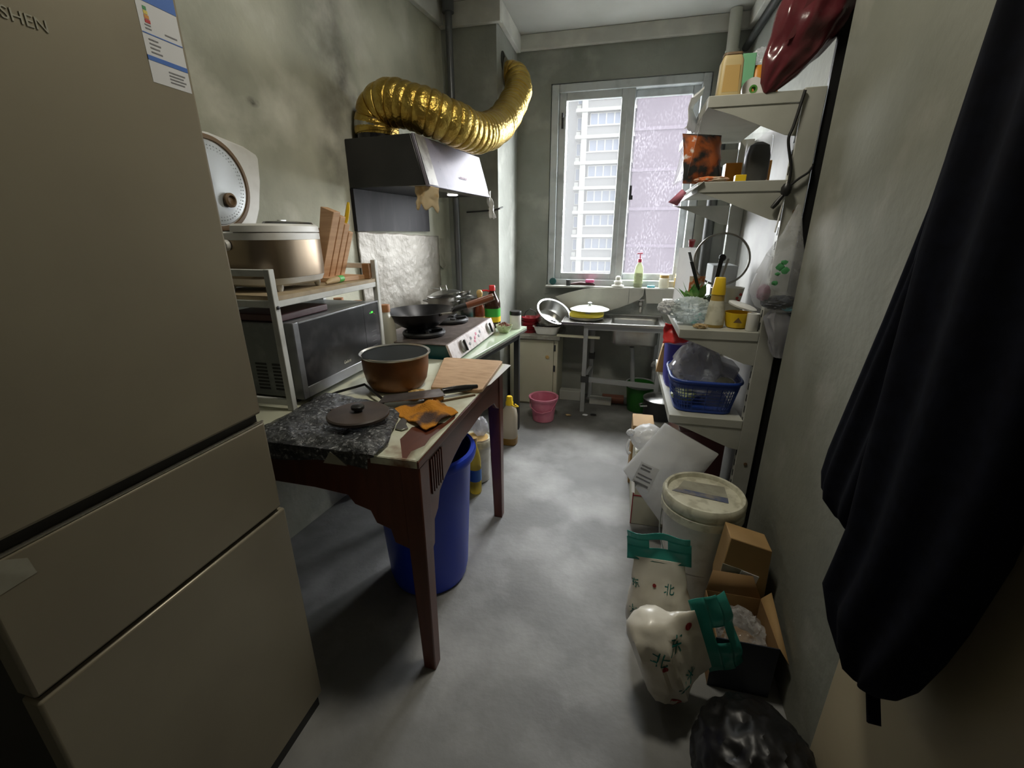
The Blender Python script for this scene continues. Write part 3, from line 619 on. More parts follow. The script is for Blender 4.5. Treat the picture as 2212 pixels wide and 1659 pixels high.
def burner(x,y):
    MB().lathe([(.088,0),(.092,.006),(.08,.01),(.05,.008),(.05,.016),(.036,.02),(0,.02)], (x,y,.849), 36).build('burner', 'iron_rough', st)
    for k in range(5):
        a = 2*math.pi*k/5+.3; MB().bar((x+.10*math.cos(a),y+.10*math.sin(a),.874),(x+.04*math.cos(a),y+.04*math.sin(a),.868),.018,.022).build('grate_arm', 'iron_rough', st, bev=.002)
    MB().tube([(x+.100*math.cos(2*math.pi*k/28), y+.100*math.sin(2*math.pi*k/28), .8635) for k in range(29)], .0135, 8).build('grate_ring', 'iron_rough', st)
burner(-1.0,2.10); burner(-1.0,2.47)
# wok
WKM = frame((-1.025,2.12,.872),(.9,.43,.03),(-.43,.9,0))
wk = thing('wok', 'black iron wok with a wooden handle on the near burner', 'wok', M=WKM)
MB().lathe([(.02,0),(.06,.006),(.105,.030),(.15,.066),(.182,.104),(.186,.106),(.181,.107),(.147,.070),(.10,.035),(.055,.012),(0,.008)], n=56).build('bowl', 'iron', wk, world=False)
MB().tube([(.17,0,.092),(.21,0,.104),(.25,0,.112)], [.012,.017,.017], 12).build('ferrule', 'iron_rough', wk, world=False)
h_ = MB().tube([(.25,0,.112),(.30,0,.124),(.36,0,.140),(.395,0,.150)], [.018,.020,.020,.019], 14).build('handle', 'handle_wood', wk, world=False)
MB().tube([(.395,0,.150),(.401,0,.152)], .018, 14).build('end_cap', 'steel', h_, world=False)
MB().tube([(.10,-.142,.095),(.11,-.185,.108),(.155,-.165,.108),(.14,-.11,.095)], .006, 8).build('ear', 'steel_dull', wk, world=False)
# bottle with cork cap
bt = thing('squat_bottle', 'milky plastic bottle with a brown cap between the microwave and wok', 'bottle', (-1.108,1.925,.755))
MB().rrect([(.038,.032,0),(.040,.034,.01),(.040,.034,.17),(.034,.03,.20),(.020,.02,.225),(.019,.019,.245)], (-1.122,1.935,.7525), 28, p=3.5).build('body', 'milky', bt)
MB().lathe([(.024,.243),(.024,.275),(.022,.278),(0,.279)], (-1.122,1.935,.7525), 20).build('cap', 'cork', bt)
# pots at the back of the stove
def potty(name, lab_, x, y, z, r, h, m, lid=False, hnd=True):
    t = thing(name, lab_, 'pot', (x,y,z))
    MB().lathe([(r*.88,0),(r*.97,.006),(r,.02),(r,h-.006),(r*1.06,h),(r*1.02,h),(r*.96,h-.006),(r*.95,.02),(0,.012)], (x,y,z), 40).build('body', m, t)
    if hnd:
        for sgn in (-1,1): MB().tube([(x+sgn*r*.98,y-.03,z+h*.75),(x+sgn*(r+.03),y-.025,z+h*.78),(x+sgn*(r+.03),y+.025,z+h*.78),(x+sgn*r*.98,y+.03,z+h*.75)], .005, 8).build('handle', 'steel', t)
    return t
potty('steel_saucepan', 'bright steel saucepan standing behind the wok handle', -.99, 2.80, .753, .085, .205, 'steel')
t = potty('old_stockpot', 'dull steel stockpot by the wall behind the wok', -1.13, 2.66, .8495, .085, .125, 'steel_dull')
LDM = frame((-1.10,2.645,.992),(1,.1,.16),(0,1,0))
t = thing('tilted_lid', 'steel lid lying tilted on the dull stockpot', 'pot lid', M=LDM)
MB().lathe([(.098,0),(.100,.004),(.07,.018),(.03,.026),(0,.027)], n=36).build('dome', 'steel', t, world=False)
MB().tube([(-.02,0,.026),(-.02,0,.05),(.02,0,.05),(.02,0,.026)], .005, 8).build('loop', 'steel_dull', t, world=False)
t = thing('ladle', 'steel ladle resting across the steel saucepan', 'ladle', (-1.0,2.75,.96))
MB().lathe([(0,0),(.025,.004),(.042,.02),(.046,.034),(.043,.034),(.022,.008),(0,.004)], n=24, M=frame((-1.005,2.77,.962),(1,0,.2),(0,1,0))).build('bowl', 'steel', t)
MB().tube([(-1.045,2.76,.985),(-1.12,2.70,1.012),(-1.19,2.64,1.03)], .005, 8).build('stem', 'steel', t)
# sauce bottles
sy = thing('soy_sauce_bottle', 'large dark soy sauce bottle with a red cap at the counter end', 'bottle', (-.835,2.83,.753))
MB().rrect([(.048,.048,0),(.052,.052,.01),(.052,.052,.16),(.048,.048,.18),(.02,.02,.232),(.018,.018,.25)], (-.838,2.84,.7525), 28, p=2.6).build('body', 'soy_glass', sy)
MB().rrect([(.0535,.0535,.04),(.0535,.0535,.13)], (-.838,2.84,.7525), 28, p=2.6).build('label', 'green_plastic', sy)
MB().rrect([(.054,.054,.04),(.054,.054,.075)], (-.838,2.84,.7525), 28, p=2.6).build('label_band', 'yellow_plastic', sy)
MB().lathe([(.020,.245),(.021,.275),(.019,.279),(0,.28)], (-.838,2.84,.7525), 20).build('cap', 'red_plastic', sy)
MB().tube([(-.838,2.84,.985),(-.87,2.82,1.0),(-.895,2.80,1.0)], .006, 8).build('cap_loop', 'red_plastic', sy)
am = thing('amber_bottle', 'small amber bottle with a tan stopper beside the soy sauce', 'bottle', (-.895,2.735,.753))
MB().lathe([(.030,0),(.033,.008),(.033,.12),(.028,.15),(.014,.19),(.013,.215)], (-.893,2.735,.7525), 24).build('body', 'amber', am)
MB().lathe([(.015,.212),(.017,.222),(.020,.235),(.019,.25),(.012,.26),(0,.262)], (-.893,2.735,.7525), 20).build('stopper', 'tan_plastic', am)
MB().lathe([(.0335,.03),(.0335,.09)], (-.893,2.735,.7525), 24, caps=False).build('label', 'tan_plastic', am)
bw = thing('small_bowl', 'small patterned green bowl of red beans on the counter', 'bowl', (-.712,2.67,.753))
MB().lathe([(.022,0),(.030,.003),(.048,.03),(.054,.05),(.051,.05),(.044,.03),(.028,.008),(0,.007)], (-.715,2.68,.7525), 36).build('bowl', 'bowl_green', bw)
bb = MB()
for k in range(60):
    a = rnd.random()*6.28; q = .04*math.sqrt(rnd.random()); bb.blob((-.715+q*math.cos(a),2.68+q*math.sin(a),.795+.022*(1-q/.04)+rnd.random()*.004),(.006,.005,.005),1,.1,2,k)
bb.build('beans', 'bean_red', bw, kind='stuff')
jr = thing('white_jar', 'white plastic jar with a black lid at the far end of the counter', 'jar', (-.675,2.83,.753))
MB().lathe([(.036,0),(.038,.004),(.038,.088),(.034,.094)], (-.675,2.83,.7525), 32).build('body', 'white_plastic', jr)
MB().lathe([(.0395,.092),(.0395,.114),(.037,.117),(0,.117)], (-.675,2.83,.7525), 32).build('lid', 'black', jr)

# ------------------------------------------------------------------ range hood
HM = Matrix.Translation((wx(2.1)+.002,2.1,0)) @ Matrix.Rotation(math.atan(-.11),4,'Z')
hd = thing('range_hood', 'black range hood with a pale glossy slanted face above the stove', 'range hood', M=HM)
MB().prism([(0,1.572),(.43,1.572),(.365,1.79),(0,1.79)], .0, .72).build('body', 'hood_black', hd, world=False, bev=.004)
MB().box((.0,0,1.372),(.02,.72,1.571)).build('back_panel', 'hood_back', hd, world=False)
f_ = MB().prism([(.433,1.566),(.450,1.566),(.385,1.79),(.368,1.79)], -.002, .722).build('front_panel', 'hood_face', hd, world=False, bev=.004)
MB().prism([(.451,1.574),(.4525,1.574),(.3895,1.788),(.388,1.788)], .0, .085).build('worn_strip', 'hood_worn', f_, world=False)
for k in range(5): MB().prism([(.4335,1.634),(.4355,1.634),(.433,1.644),(.431,1.644)], .36+k*.017, .367+k*.017).build('button', 'purple_print', f_, world=False)
MB().box((.34,.0,1.5705),(.432,.72,1.5725)).build('under_trim', 'steel_dull', hd, world=False)
for y in (.2,.52):
    MB().lathe([(.03,-.004),(.03,0)], (.30,y,1.5715), 20).build('lamp', 'lamp_glow', hd, world=False)
    L = bpy.data.lights.new('hood_lamp', 'SPOT'); L.energy = 2.0; L.color = (1,.97,.92); L.shadow_soft_size = .03; L.spot_size = R(165); L.spot_blend = .6
    lo_ = bpy.data.objects.new('hood_lamp_light', L); COL.objects.link(lo_); lo_.parent = hd; lo_.location = (.30,y,1.560)
MB().lathe([(.095,0),(.095,.05),(.09,.05)], (.10,.125,1.79), 32).build('collar', 'black_gloss', hd, world=False)
# hanging paper and tissue
def hang(u,v):
    wd = .125*(1-.12*v); x = -.985 + wd*u + .012*fold((u,v,0),3); y = 2.075 + .012*math.sin(u*6+v*2) - .01*v
    z = 1.580 - .03*abs(u-.3) - v*(.098+.012*math.sin(u*14)*(1 if v>.5 else 0))
    return (x,y,z)
one('oil_paper', MB().grid(14,14,hang), 'old_cloth', 'oil-stained yellow paper hanging from the near lower edge of the hood', 'paper', (-.92,2.075,1.58), solid=.002)
one('twist_tie', MB().bar((-1.012,2.085,1.632),(-.985,2.082,1.585),.010,.003), 'tissue', 'short white strip stuck above the oil-stained paper', 'strip', (-1.0,2.083,1.60))
def tis(u,v):
    return (-.853+.03*u+.035*v+.006*math.sin(u*9+v*12), 2.775+.012*math.sin(u*7+v*5), 1.60-.155*v+.004*math.sin(u*8))
one('hanging_tissue', MB().grid(8,18,tis), 'tissue', 'white twisted tissue hanging from the far corner of the hood', 'tissue', (-.84,2.78,1.5), solid=.003)
# duct
def catmull(P, n):
    P = [Vector(p) for p in P]; out = []
    for i in range(len(P)-1):
        a,b_,c_,d_2 = P[max(i-1,0)],P[i],P[i+1],P[min(i+2,len(P)-1)]
        for k in range(n):
            t_ = k/n; out.append(.5*((2*b_)+(c_-a)*t_+(2*a-5*b_+4*c_-d_2)*t_*t_+(3*b_-a-3*c_+d_2)*t_**3))
    out.append(P[-1]); return out
dp = catmull([(-1.232,2.215,1.815),(-1.230,2.215,1.865),(-1.205,2.205,1.925),(-1.12,2.19,1.945),(-.965,2.20,1.905),(-.855,2.30,1.866),(-.80,2.50,1.861),(-.768,2.80,1.958),(-.755,3.07,2.118),(-.757,3.26,2.255),(-.795,3.345,2.345),(-.862,3.365,2.375)], 40)
cum = [0]
for i in range(1,len(dp)): cum.append(cum[-1]+(dp[i]-dp[i-1]).length)
rs = []
for s_ in cum:
    ph = (s_/.042) % 1.0; rs.append(.100 - .018*(s_/cum[-1]) + .0055*(1-abs(2*ph-1))**.6 - .004*(1 if ph<.12 else 0) + .0025*math.sin(s_*37))
dt = thing('exhaust_duct', 'gold foil flexible exhaust duct curving from the hood to the column', 'duct', (-1.232,2.215,1.80))
MB().tube(dp, rs, 36).build('hose', 'gold_foil', dt)
MB().lathe([(.104,0),(.106,.018),(.104,.035)], (-1.232,2.215,1.842), 36, caps=False).build('clamp_band', 'steel', dt)
MB().lathe([(.085,0),(.098,.003),(.098,.006),(.084,.008)], n=36, M=frame((-.868,3.365,2.375),(0,1,0),(0,0,1))).build('wall_ring', 'steel_dull', dt)
struct('duct_opening', MB().lathe([(.055,0),(.055,.003),(0,.003)], n=32, M=frame((-.8695,3.29,2.43),(0,1,0),(0,0,1))), 'black')
# foil sheet on the wall
def fo(u,v):
    y = 2.10+.84*u; z = 1.372-.03*u-(.60)*v + .006*fold((u*6,v*6,0),1.3)
    return (wx(y)+.012+.006*fold((y,z,1),6)+.003*fold((y,z,3),22), y, z)
one('wall_foil', MB().grid(60,44,fo), 'foil_sheet', 'grease-stained foil sheet covering the wall behind the stove', 'foil sheet', (-1.29,2.5,.8), solid=.001)
MB_s = MB().prism([(2.93,1.33),(3.02,1.325),(3.03,1.14),(2.99,1.12),(2.93,1.15)], 0, .004, 'x', Matrix.Translation((-1.243,0,0)))
one('peeling_patch', MB_s, 'old_paper', 'peeling paper patch beside the foil near the gas pipe', 'paper', (-1.24,2.98,1.2))
# gas pipe in the corner
gp = thing('gas_pipe', 'dark vertical gas pipe in the corner beside the column', 'pipe', (-1.15,3.06,.75))
MB().tube([(-1.152,3.06,.76),(-1.152,3.06,2.699)], .022, 16).build('pipe', 'steel_pipe', gp)
MB().tube([(-1.152,3.06,2.63),(-1.152,3.06,2.699)], .036, 16).build('flange', 'steel_pipe', gp)
MB().tube([(-1.152,3.06,.80),(-1.152,3.06,.86)], .03, 16).build('valve', 'steel_dull', gp)
one('wall_cable', MB().tube([(-1.10,3.128,1.50),(-1.0,3.126,1.505),(-.90,3.128,1.512),(-.862,3.13,1.52),(-.862,3.22,1.535)], .005, 8), 'black', 'thin black cable crossing the column below the hood', 'cable', (-.95,3.128,1.51))

# ================================================================== FLOOR, LEFT
bc = thing('blue_bin', 'large blue plastic bin standing under the wooden table', 'bin', (-.70,1.38,0))
MB().lathe([(.135,0),(.150,.006),(.160,.05),(.185,.50),(.188,.565),(.182,.56),(.178,.50),(.152,.05),(.14,.012),(0,.012)], (-.70,1.375,.001), 56).build('body', 'can_blue', bc)
MB().lathe([(.186,.545),(.206,.552),(.210,.572),(.205,.585),(.190,.588),(.184,.580)], (-.70,1.375,.001), 56, caps=False).build('rim', 'can_blue', bc)
p2 = thing('lidded_pail', 'small white pail with a yellowish lid behind the blue bin', 'pail', (-.735,2.13,0))
MB().lathe([(.066,0),(.070,.004),(.080,.235)], (-.735,2.13,.001), 40).build('body', 'pail_white', p2)
MB().lathe([(.086,.225),(.088,.24),(.088,.262),(.084,.268),(.078,.262),(0,.262)], (-.735,2.13,.001), 40).build('lid', 'pail_lid', p2)
MB().lathe([(.066,.2625),(.066,.2635),(0,.2637)], (-.735,2.13,.001), 32).build('lid_label', 'tan_plastic', p2)
MB().tube([(-.82,2.13,.262),(-.79,2.07,.27),(-.735,2.045,.272),(-.68,2.07,.27),(-.65,2.13,.262)], .0035, 8).build('bail', 'rubber_brown', p2)
one('tied_bag', MB().blob((-.725,2.17,.315),(.045,.045,.055),3,.3,2.2,5), 'film_grey', 'small tied grey bag sitting on the yellowish pail lid', 'bag', (-.725,2.17,.266))
ob = thing('oil_bottle', 'clear cooking oil bottle with a blue label beside the blue bin', 'bottle', (-.70,1.985,0))
MB().lathe([(.028,0),(.033,.006),(.034,.10),(.033,.20),(.024,.25),(.014,.285),(.013,.31)], (-.70,1.985,.001), 28).build('body', 'oil', ob)
MB().lathe([(.0345,.08),(.0345,.15)], (-.70,1.985,.001), 28, caps=False).build('label', 'label_blue', ob)
MB().lathe([(.016,.305),(.016,.332),(0,.333)], (-.70,1.985,.001), 20).build('cap', 'tan_plastic', ob)
jg = thing('oil_jug', 'translucent oil jug with a yellow cap on the floor by the counter', 'jug', (-.665,2.615,0))
MB().rrect([(.045,.045,0),(.052,.052,.01),(.052,.052,.20),(.046,.046,.24),(.024,.024,.275),(.022,.022,.285)], (-.665,2.615,.001), 32, p=3).build('body', 'jug', jg)
MB().rrect([(.0535,.0535,.003),(.0535,.0535,.05)], (-.665,2.615,.001), 32, p=3).build('oil', 'oil_dark', jg)
MB().lathe([(.026,.28),(.026,.30),(.022,.305),(.020,.335),(.016,.34),(0,.341)], (-.665,2.615,.001), 24).build('cap', 'yellow_plastic', jg)
MB().tube([(-.645,2.60,.285),(-.61,2.575,.283),(-.602,2.60,.278),(-.63,2.63,.28)], .005, 8).build('handle', 'yellow_plastic', jg)
pk = thing('pink_bucket', 'small pink plastic bucket on the floor before the white cabinet', 'bucket', (-.51,3.05,0))
MB().lathe([(.072,0),(.080,.004),(.100,.185),(.097,.185),(.077,.012),(0,.010)], (-.51,3.06,.001), 48).build('body', 'pink', pk)
MB().lathe([(.099,.172),(.112,.178),(.113,.190),(.108,.194),(.097,.188)], (-.51,3.06,.001), 48, caps=False).build('rim', 'pink', pk)
MB().tube([(-.615,3.06,.17),(-.60,3.0,.12),(-.55,2.965,.095),(-.50,2.958,.09),(-.44,2.985,.105),(-.405,3.06,.17)], .0035, 8).build('bail', 'pink', pk)

# ================================================================== CABINET, SINK
cb = thing('white_cabinet', 'low cream white cabinet beside the sink', 'cabinet', (-.65,3.5,0))
MB().box((-.845,3.365,0),(-.455,3.69,.565)).build('body', 'cabinet_white', cb, bev=.003)
dr_ = MB().box((-.845,3.345,.02),(-.487,3.364,.555)).build('door', 'cabinet_white', cb, bev=.002)
MB().lathe([(.013,0),(.015,.006),(.013,.011),(0,.012)], n=20, M=frame((-.535,3.345,.42),(1,0,0),(0,0,1))).build('knob', 'tan_plastic', dr_)
for z in (.30,.47): MB().box((-.486,3.344,z),(-.470,3.366,z+.05)).build('hinge', 'dark_edge', cb)
MB().box((-.483,3.35,.02),(-.457,3.364,.555)).build('side_strip', 'cabinet_white', cb)
one('stone_slab', MB().box((-.868,3.31,.566),(-.435,3.69,.598)), 'slab_stone', 'grey stone slab lying on top of the white cabinet', 'slab', (-.65,3.5,.566), bev=.004)
one('wooden_plank', MB().bar((-.46,3.32,.607),(-.13,3.32,.603),.03,.016), 'cabinet_white', 'narrow pale plank bridging from the cabinet slab under the sink', 'plank', (-.3,3.32,.60), bev=.002)
for k,w_ in enumerate(('lowest','second lowest','second highest','topmost')):
    one('red_dish', MB().lathe([(.058,0),(.070,.026),(.075,.029),(.068,.029),(.055,.006),(0,.005)], (-.70+.006*(k%2),3.44,.5985+k*.0305), 32), 'red_dish', '%s red plastic dish of the stack on the cabinet slab' % w_, 'dish', (-.70,3.44,.5985+k*.0305), 'red dishes on the cabinet')
one('wire_loop', MB().tube([(-.75,3.44,.722),(-.735,3.44,.76),(-.70,3.44,.785),(-.66,3.44,.765),(-.645,3.44,.722)], .004, 8), 'dark_edge', 'thin dark wire loop standing over the red dishes', 'wire', (-.70,3.44,.722))
ty = thing('white_tray', 'white plastic tray with dark scraps at the edge of the cabinet slab', 'tray', (-.55,3.42,.60))
MB().rrect([(.075,.07,0),(.082,.077,.004),(.105,.09,.062),(.112,.096,.064),(.110,.094,.066),(.10,.086,.062),(.078,.072,.010),(.07,.065,.008)], (-.552,3.42,.5985), 40, p=5).build('tray', 'white_plastic', ty)
one('dark_scraps', MB().blob((-.55,3.42,.655),(.082,.065,.045),4,.5,3,9), 'iron_rough', 'dark food scraps heaped in the white tray', 'scraps', (-.55,3.42,.61))
nv = Vector((.42,-.42,.80)).normalized(); xv = Vector((.87,.10,-.45)); xv = (xv - nv*xv.dot(nv)).normalized()
SM = frame((-.548,3.47,.690), xv, nv.cross(xv))
sp = thing('steel_pan', 'shiny steel saucepan leaning tilted over the tray', 'saucepan', M=SM)
MB().lathe([(.10,0),(.115,.006),(.124,.03),(.132,.10),(.142,.104),(.142,.108),(.129,.106),(.120,.03),(.11,.012),(0,.010)], n=48).build('body', 'steel', sp, world=False)
MB().tube([(.13,0,.09),(.17,0,.10),(.20,0,.102)], [.008,.007,.007], 8).build('handle_stub', 'black', sp, world=False)
yp = thing('yellow_pot', 'yellow enamel pot standing on the sink drainboard', 'pot', (-.255,3.45,.722))
MB().lathe([(.115,0),(.130,.008),(.134,.02),(.126,.03)], (-.25,3.45,.722), 48).build('base', 'steel_dull', yp)
MB().rrect([(.132,.132,.028),(.134,.134,.045),(.108,.108,.072),(.10,.10,.075)], (-.25,3.45,.722), 48, p=2.5).build('body', 'yellow_pot', yp)
wl = thing('enamel_lid', 'pale enamel lid with a steel knob resting on the yellow pot', 'pot lid', (-.23,3.45,.80))
MB().lathe([(.148,0),(.151,.003),(.11,.018),(.05,.028),(0,.030)], (-.228,3.45,.797), 48).build('dome', 'enamel', wl)
MB().lathe([(.008,.028),(.008,.036),(.018,.042),(.018,.052),(.010,.057),(0,.058)], (-.228,3.45,.797), 20).build('knob', 'steel', wl)
MB().box((-.25,3.33,.774),(-.215,3.37,.797)).build('clip', 'steel_dull', wl)
# sink
sk = thing('steel_sink', 'stainless steel sink with a drainboard on a metal stand', 'sink', (-.04,3.48,0))
b = MB(); bx0,bx1,by0,by1 = -.055,.30,3.305,3.61
b.box((-.42,3.256,.705),(bx0,3.69,.720)); b.box((bx1,3.256,.705),(.335,3.69,.720)); b.box((bx0,3.256,.705),(bx1,by0,.720)); b.box((bx0,by1,.705),(bx1,3.69,.720))
b.build('deck', 'sink_steel', sk)
rm = MB()
for a,c in (((-.42,3.256,.722),(.335,3.256,.722)),((-.42,3.69,.722),(.335,3.69,.722)),((-.42,3.256,.722),(-.42,3.69,.722)),((.335,3.256,.722),(.335,3.69,.722))): rm.bar(a,c,.012,.010)
rm.build('raised_rim', 'steel', sk, bev=.002)
cx,cy,hx,hy = (bx0+bx1)/2,(by0+by1)/2,(bx1-bx0)/2,(by1-by0)/2
def basin_ring(f, z):
    def se(t_): return math.copysign(abs(t_)**(2/7), t_)
    return [(cx+hx*f*se(math.cos(2*math.pi*k/44)), cy+hy*f*se(math.sin(2*math.pi*k/44)), z) for k in range(44)]
bsn = MB().loft([basin_ring(f,z) for f,z in ((1.0,.7195),(.985,.69),(.95,.57),(.86,.552),(.10,.548))], caps=False)
bsn.f.append(tuple(4*44+j for j in range(44))); bsn.build('basin', 'sink_steel', sk, solid=.003)
MB().lathe([(.025,0),(.02,-.03)], (cx,cy,.553), 20).build('drain', 'steel_dull', sk)
for x,y in ((-.235,3.30),(.315,3.30),(-.20,3.64),(.315,3.64)): MB().box((x-.016,y-.016,0),(x+.016,y+.016,.70)).build('leg', 'pipe_grey', sk)
for a,c in (((-.235,3.30,.685),(.315,3.30,.685)),((-.22,3.30,.272),(.315,3.30,.250)),((-.235,3.30,.27),(-.20,3.64,.27))): MB().bar(a,c,.028,.034).build('rail', 'pipe_grey', sk)
for z in (.25,): MB().box((-.257,3.278,z),(-.195,3.322,z+.05)).build('joint', 'dark_edge', sk)
MB().box((-.224,3.62,.35),(-.176,3.66,.40)).build('joint', 'dark_edge', sk)
fa = thing('faucet', 'small old metal tap on the wall over the sink', 'faucet', (.158,3.63,.74))
MB().tube([(.158,3.66,.80),(.158,3.62,.81),(.158,3.58,.80),(.158,3.57,.765)], [.013,.013,.011,.010], 14).build('spout', 'steel_dull', fa)
MB().lathe([(.018,0),(.018,.03),(.012,.034)], (.158,3.62,.812), 16).build('bonnet', 'steel_dull', fa)
MB().bar((.13,3.62,.858),(.186,3.62,.858),.010,.012).box((.152,3.614,.845),(.164,3.626,.86)).build('handle', 'steel', fa, bev=.002)
MB().tube([(.158,3.66,.80),(.158,3.699,.80)], .015, 12).build('stem', 'steel_dull', fa)
# lino panels under the sill
def panel(name, pts, y, lab_):
    one(name, MB().prism(pts, y, y+.006), 'lino', lab_, 'panel', (sum(p[0] for p in pts)/len(pts), y, min(p[1] for p in pts)))
panel('splash_panel', [(-.52,.868),(-.41,.905),(-.30,.932),(-.20,.945),(-.09,.950),(.06,.950),(.06,.824),(.0,.798),(-.096,.763),(-.25,.742),(-.37,.745)], 3.585, 'curved grey lino panel leaning under the left half of the sill')
panel('splash_panel', [(.063,.950),(.172,.950),(.172,.895),(.14,.862),(.10,.842),(.063,.825)], 3.588, 'small grey lino piece left of the tap under the sill')
panel('splash_panel', [(.181,.950),(.475,.950),(.475,.862),(.44,.846),(.35,.838),(.20,.838)], 3.585, 'square grey lino panel right of the tap under the sill')
# pipes below the sink
for i,(x,lab_) in enumerate(((.135,'grey drain hose hanging under the middle of the sink'),(.30,'ribbed grey drain hose under the right end of the sink'))):
    pth = [(x-.02*(1-i),3.45,.515-.115*i),(x-.01,3.47,.45-.08*i),(x,3.5,.34),(x+.012,3.5,.20),(x+.02,3.48,.14)]
    pth = catmull(pth, 14); rr = [(.018 if i == 0 else .016+.002*math.sin(k*1.6)) for k in range(len(pth))]
    one('drain_hose', MB().tube(pth, rr, 14), 'pipe_grey', lab_, 'hose', (x,3.48,.14))
gb = thing('green_bin', 'dark green bin in the shade below the sink', 'bin', (.20,3.40,0))
MB().lathe([(.085,0),(.088,.004),(.108,.225),(.104,.225),(.085,.012),(0,.01)], (.205,3.44,.001), 40).build('body', 'bin_green', gb)
MB().lathe([(.106,.20),(.113,.215),(.112,.235),(.104,.232)], (.205,3.44,.001), 40, caps=False).build('bag_liner', 'film_grey', gb)
bp_ = thing('lidded_pot', 'black pot with a steel lid on the floor under the shelf', 'pot', (.33,3.12,0))
MB().lathe([(.10,0),(.112,.006),(.118,.14),(.12,.142)], (.335,3.10,.09), 44).build('body', 'iron_rough', bp_)
MB().lathe([(.122,.142),(.122,.147),(.09,.162),(.04,.172),(0,.174)], (.335,3.10,.09), 44).build('lid', 'steel', bp_)
MB().tube([(.225,3.06,.20),(.19,3.04,.20),(.195,3.0,.198),(.24,3.01,.20)], .006, 8).build('handle', 'steel', bp_)
MB().box((.24,3.0,.001),(.43,3.19,.089)).build('stand_block', 'brick_white', bp_)
for i,(x,y,m,lab_) in enumerate(((-.36,3.55,'brick_white','pale brick lying under the sink beside the cabinet'),(-.10,3.50,'brick_white','pale brick lying under the middle of the sink'),(.0,3.56,'brick_red','red brick lying under the sink behind the pale one'))):
    one('brick', MB().box((x-.09,y-.04,.0005),(x+.09,y+.04,.055+.03*(i == 0))), m, lab_, 'brick', (x,y,0), bev=.004)
for i,(x,y,lab_) in enumerate(((-.20,3.20,'small pale crumb of rubbish under the sink leg'),(-.33,3.17,'yellowish crumb of rubbish near the pink bucket'),(-.14,3.22,'dark crumb of rubbish in front of the sink'))):
    one('rubbish_crumb', MB().blob((x,y,.008),(.022,.010,.008),2,.5,2,i+20), ('paper','veg','iron_rough')[i], lab_, 'rubbish', (x,y,0))
# sill things
SZ = .9535
ps = thing('hand_soap', 'green soap pump bottle with a pink pump on the window sill', 'soap bottle', (.124,3.64,SZ))
MB().rrect([(.030,.020,0),(.033,.023,.006),(.033,.023,.13),(.028,.02,.16),(.014,.014,.185),(.013,.013,.195)], (.124,3.645,SZ), 32, p=2.8).build('body', 'soap_bottle', ps)
MB().rrect([(.0335,.0235,.03),(.0335,.0235,.11)], (.124,3.645,SZ), 32, p=2.8).build('label', 'bowl_green', ps)
pp = MB().lathe([(.016,.190),(.016,.215),(.006,.218),(.005,.250)], (.124,3.645,SZ), 20).build('pump', 'pump_pink', ps)
MB().bar((.098,3.642,SZ+.255),(.140,3.646,SZ+.257),.016,.009).build('spout', 'pump_pink', pp, bev=.002)
for i,(x,h,lab_) in enumerate(((.318,.10,'white-topped glass jar on the sill under the right pane'),(.43,.11,'brownish honey jar at the right end of the sill'))):
    j = thing('sill_jar', lab_, 'jar', (x,3.645,SZ))
    MB().lathe([(.034,0),(.037,.006),(.037,h-.03),(.030,h-.022)], (x,3.645,SZ), 28).build('body', 'milky' if i == 0 else 'honey', j)
    MB().lathe([(.034,h-.024),(.034,h-.002),(0,h)], (x,3.645,SZ), 28).build('lid', 'tan_plastic' if i == 0 else 'honey', j)
fg = thing('plaster_figure', 'small white plaster figure on a dish on the middle of the sill', 'figure', (-.03,3.645,SZ))
MB().lathe([(.045,0),(.050,.006),(.046,.014),(.03,.016),(.026,.03),(.034,.036),(.030,.045),(.018,.05),(.020,.075),(.010,.085),(0,.086)], (-.03,3.645,SZ), 28).build('figure', 'plaster_figure', fg)
one('pink_sponge', MB().box((-.285,3.62,SZ+.028),(-.218,3.66,SZ+.052)), 'sponge_pink', 'pink sponge lying on the brush on the sill', 'sponge', (-.25,3.64,SZ+.028), bev=.006)
one('scrub_brush', MB().tube([(-.405,3.64,SZ+.012),(-.33,3.64,SZ+.020),(-.27,3.64,SZ+.016),(-.21,3.64,SZ+.012)], [.008,.014,.012,.009], 10), 'brush_dark', 'dark brown brush lying on the sill under the pink sponge', 'brush', (-.30,3.64,SZ))
one('cream_tin', MB().lathe([(.018,0),(.018,.036),(.019,.037),(.019,.046),(0,.047)], (-.425,3.645,SZ), 20), 'dark_edge', 'tiny dark pot with a white top on the left of the sill', 'tin', (-.425,3.645,SZ))
one('teal_cap', MB().lathe([(.028,0),(.028,.012),(.02,.016),(0,.017)], n=24, M=frame((-.555,3.665,SZ+.03),(1,0,0),(0,0,1))), 'stove_teal', 'round dark teal cap at the left end of the sill', 'cap', (-.555,3.665,SZ))
one('soap_bar', MB().rrect([(.028,.018,0),(.03,.02,.006),(.028,.018,.014)], (.225,3.64,SZ), 24, p=3), 'soap_blue', 'pale blue soap bar between the soap bottle and the jar', 'soap', (.225,3.64,SZ))
# pipes top right corner
pv = thing('plastic_pipe', 'white plastic pipe with a collar in the upper right corner', 'pipe', (.58,3.62,2.43))
MB().tube([(.58,3.62,2.46),(.575,3.62,2.697)], .037, 24).build('pipe', 'pvc', pv)
MB().tube([(.582,3.62,2.43),(.581,3.62,2.475)], .043, 24).build('collar', 'pvc', pv)
MB().tube([(.585,3.62,0.95),(.583,3.62,2.43)], .036, 24).build('lower_pipe', 'dark_edge', pv)
one('corner_pipe', MB().tube([(.672,1.80,2.515),(.672,3.69,2.505)], .022, 14), 'dark_edge', 'dark pipe running along the right wall under the ceiling', 'pipe', (.672,2.7,2.51))

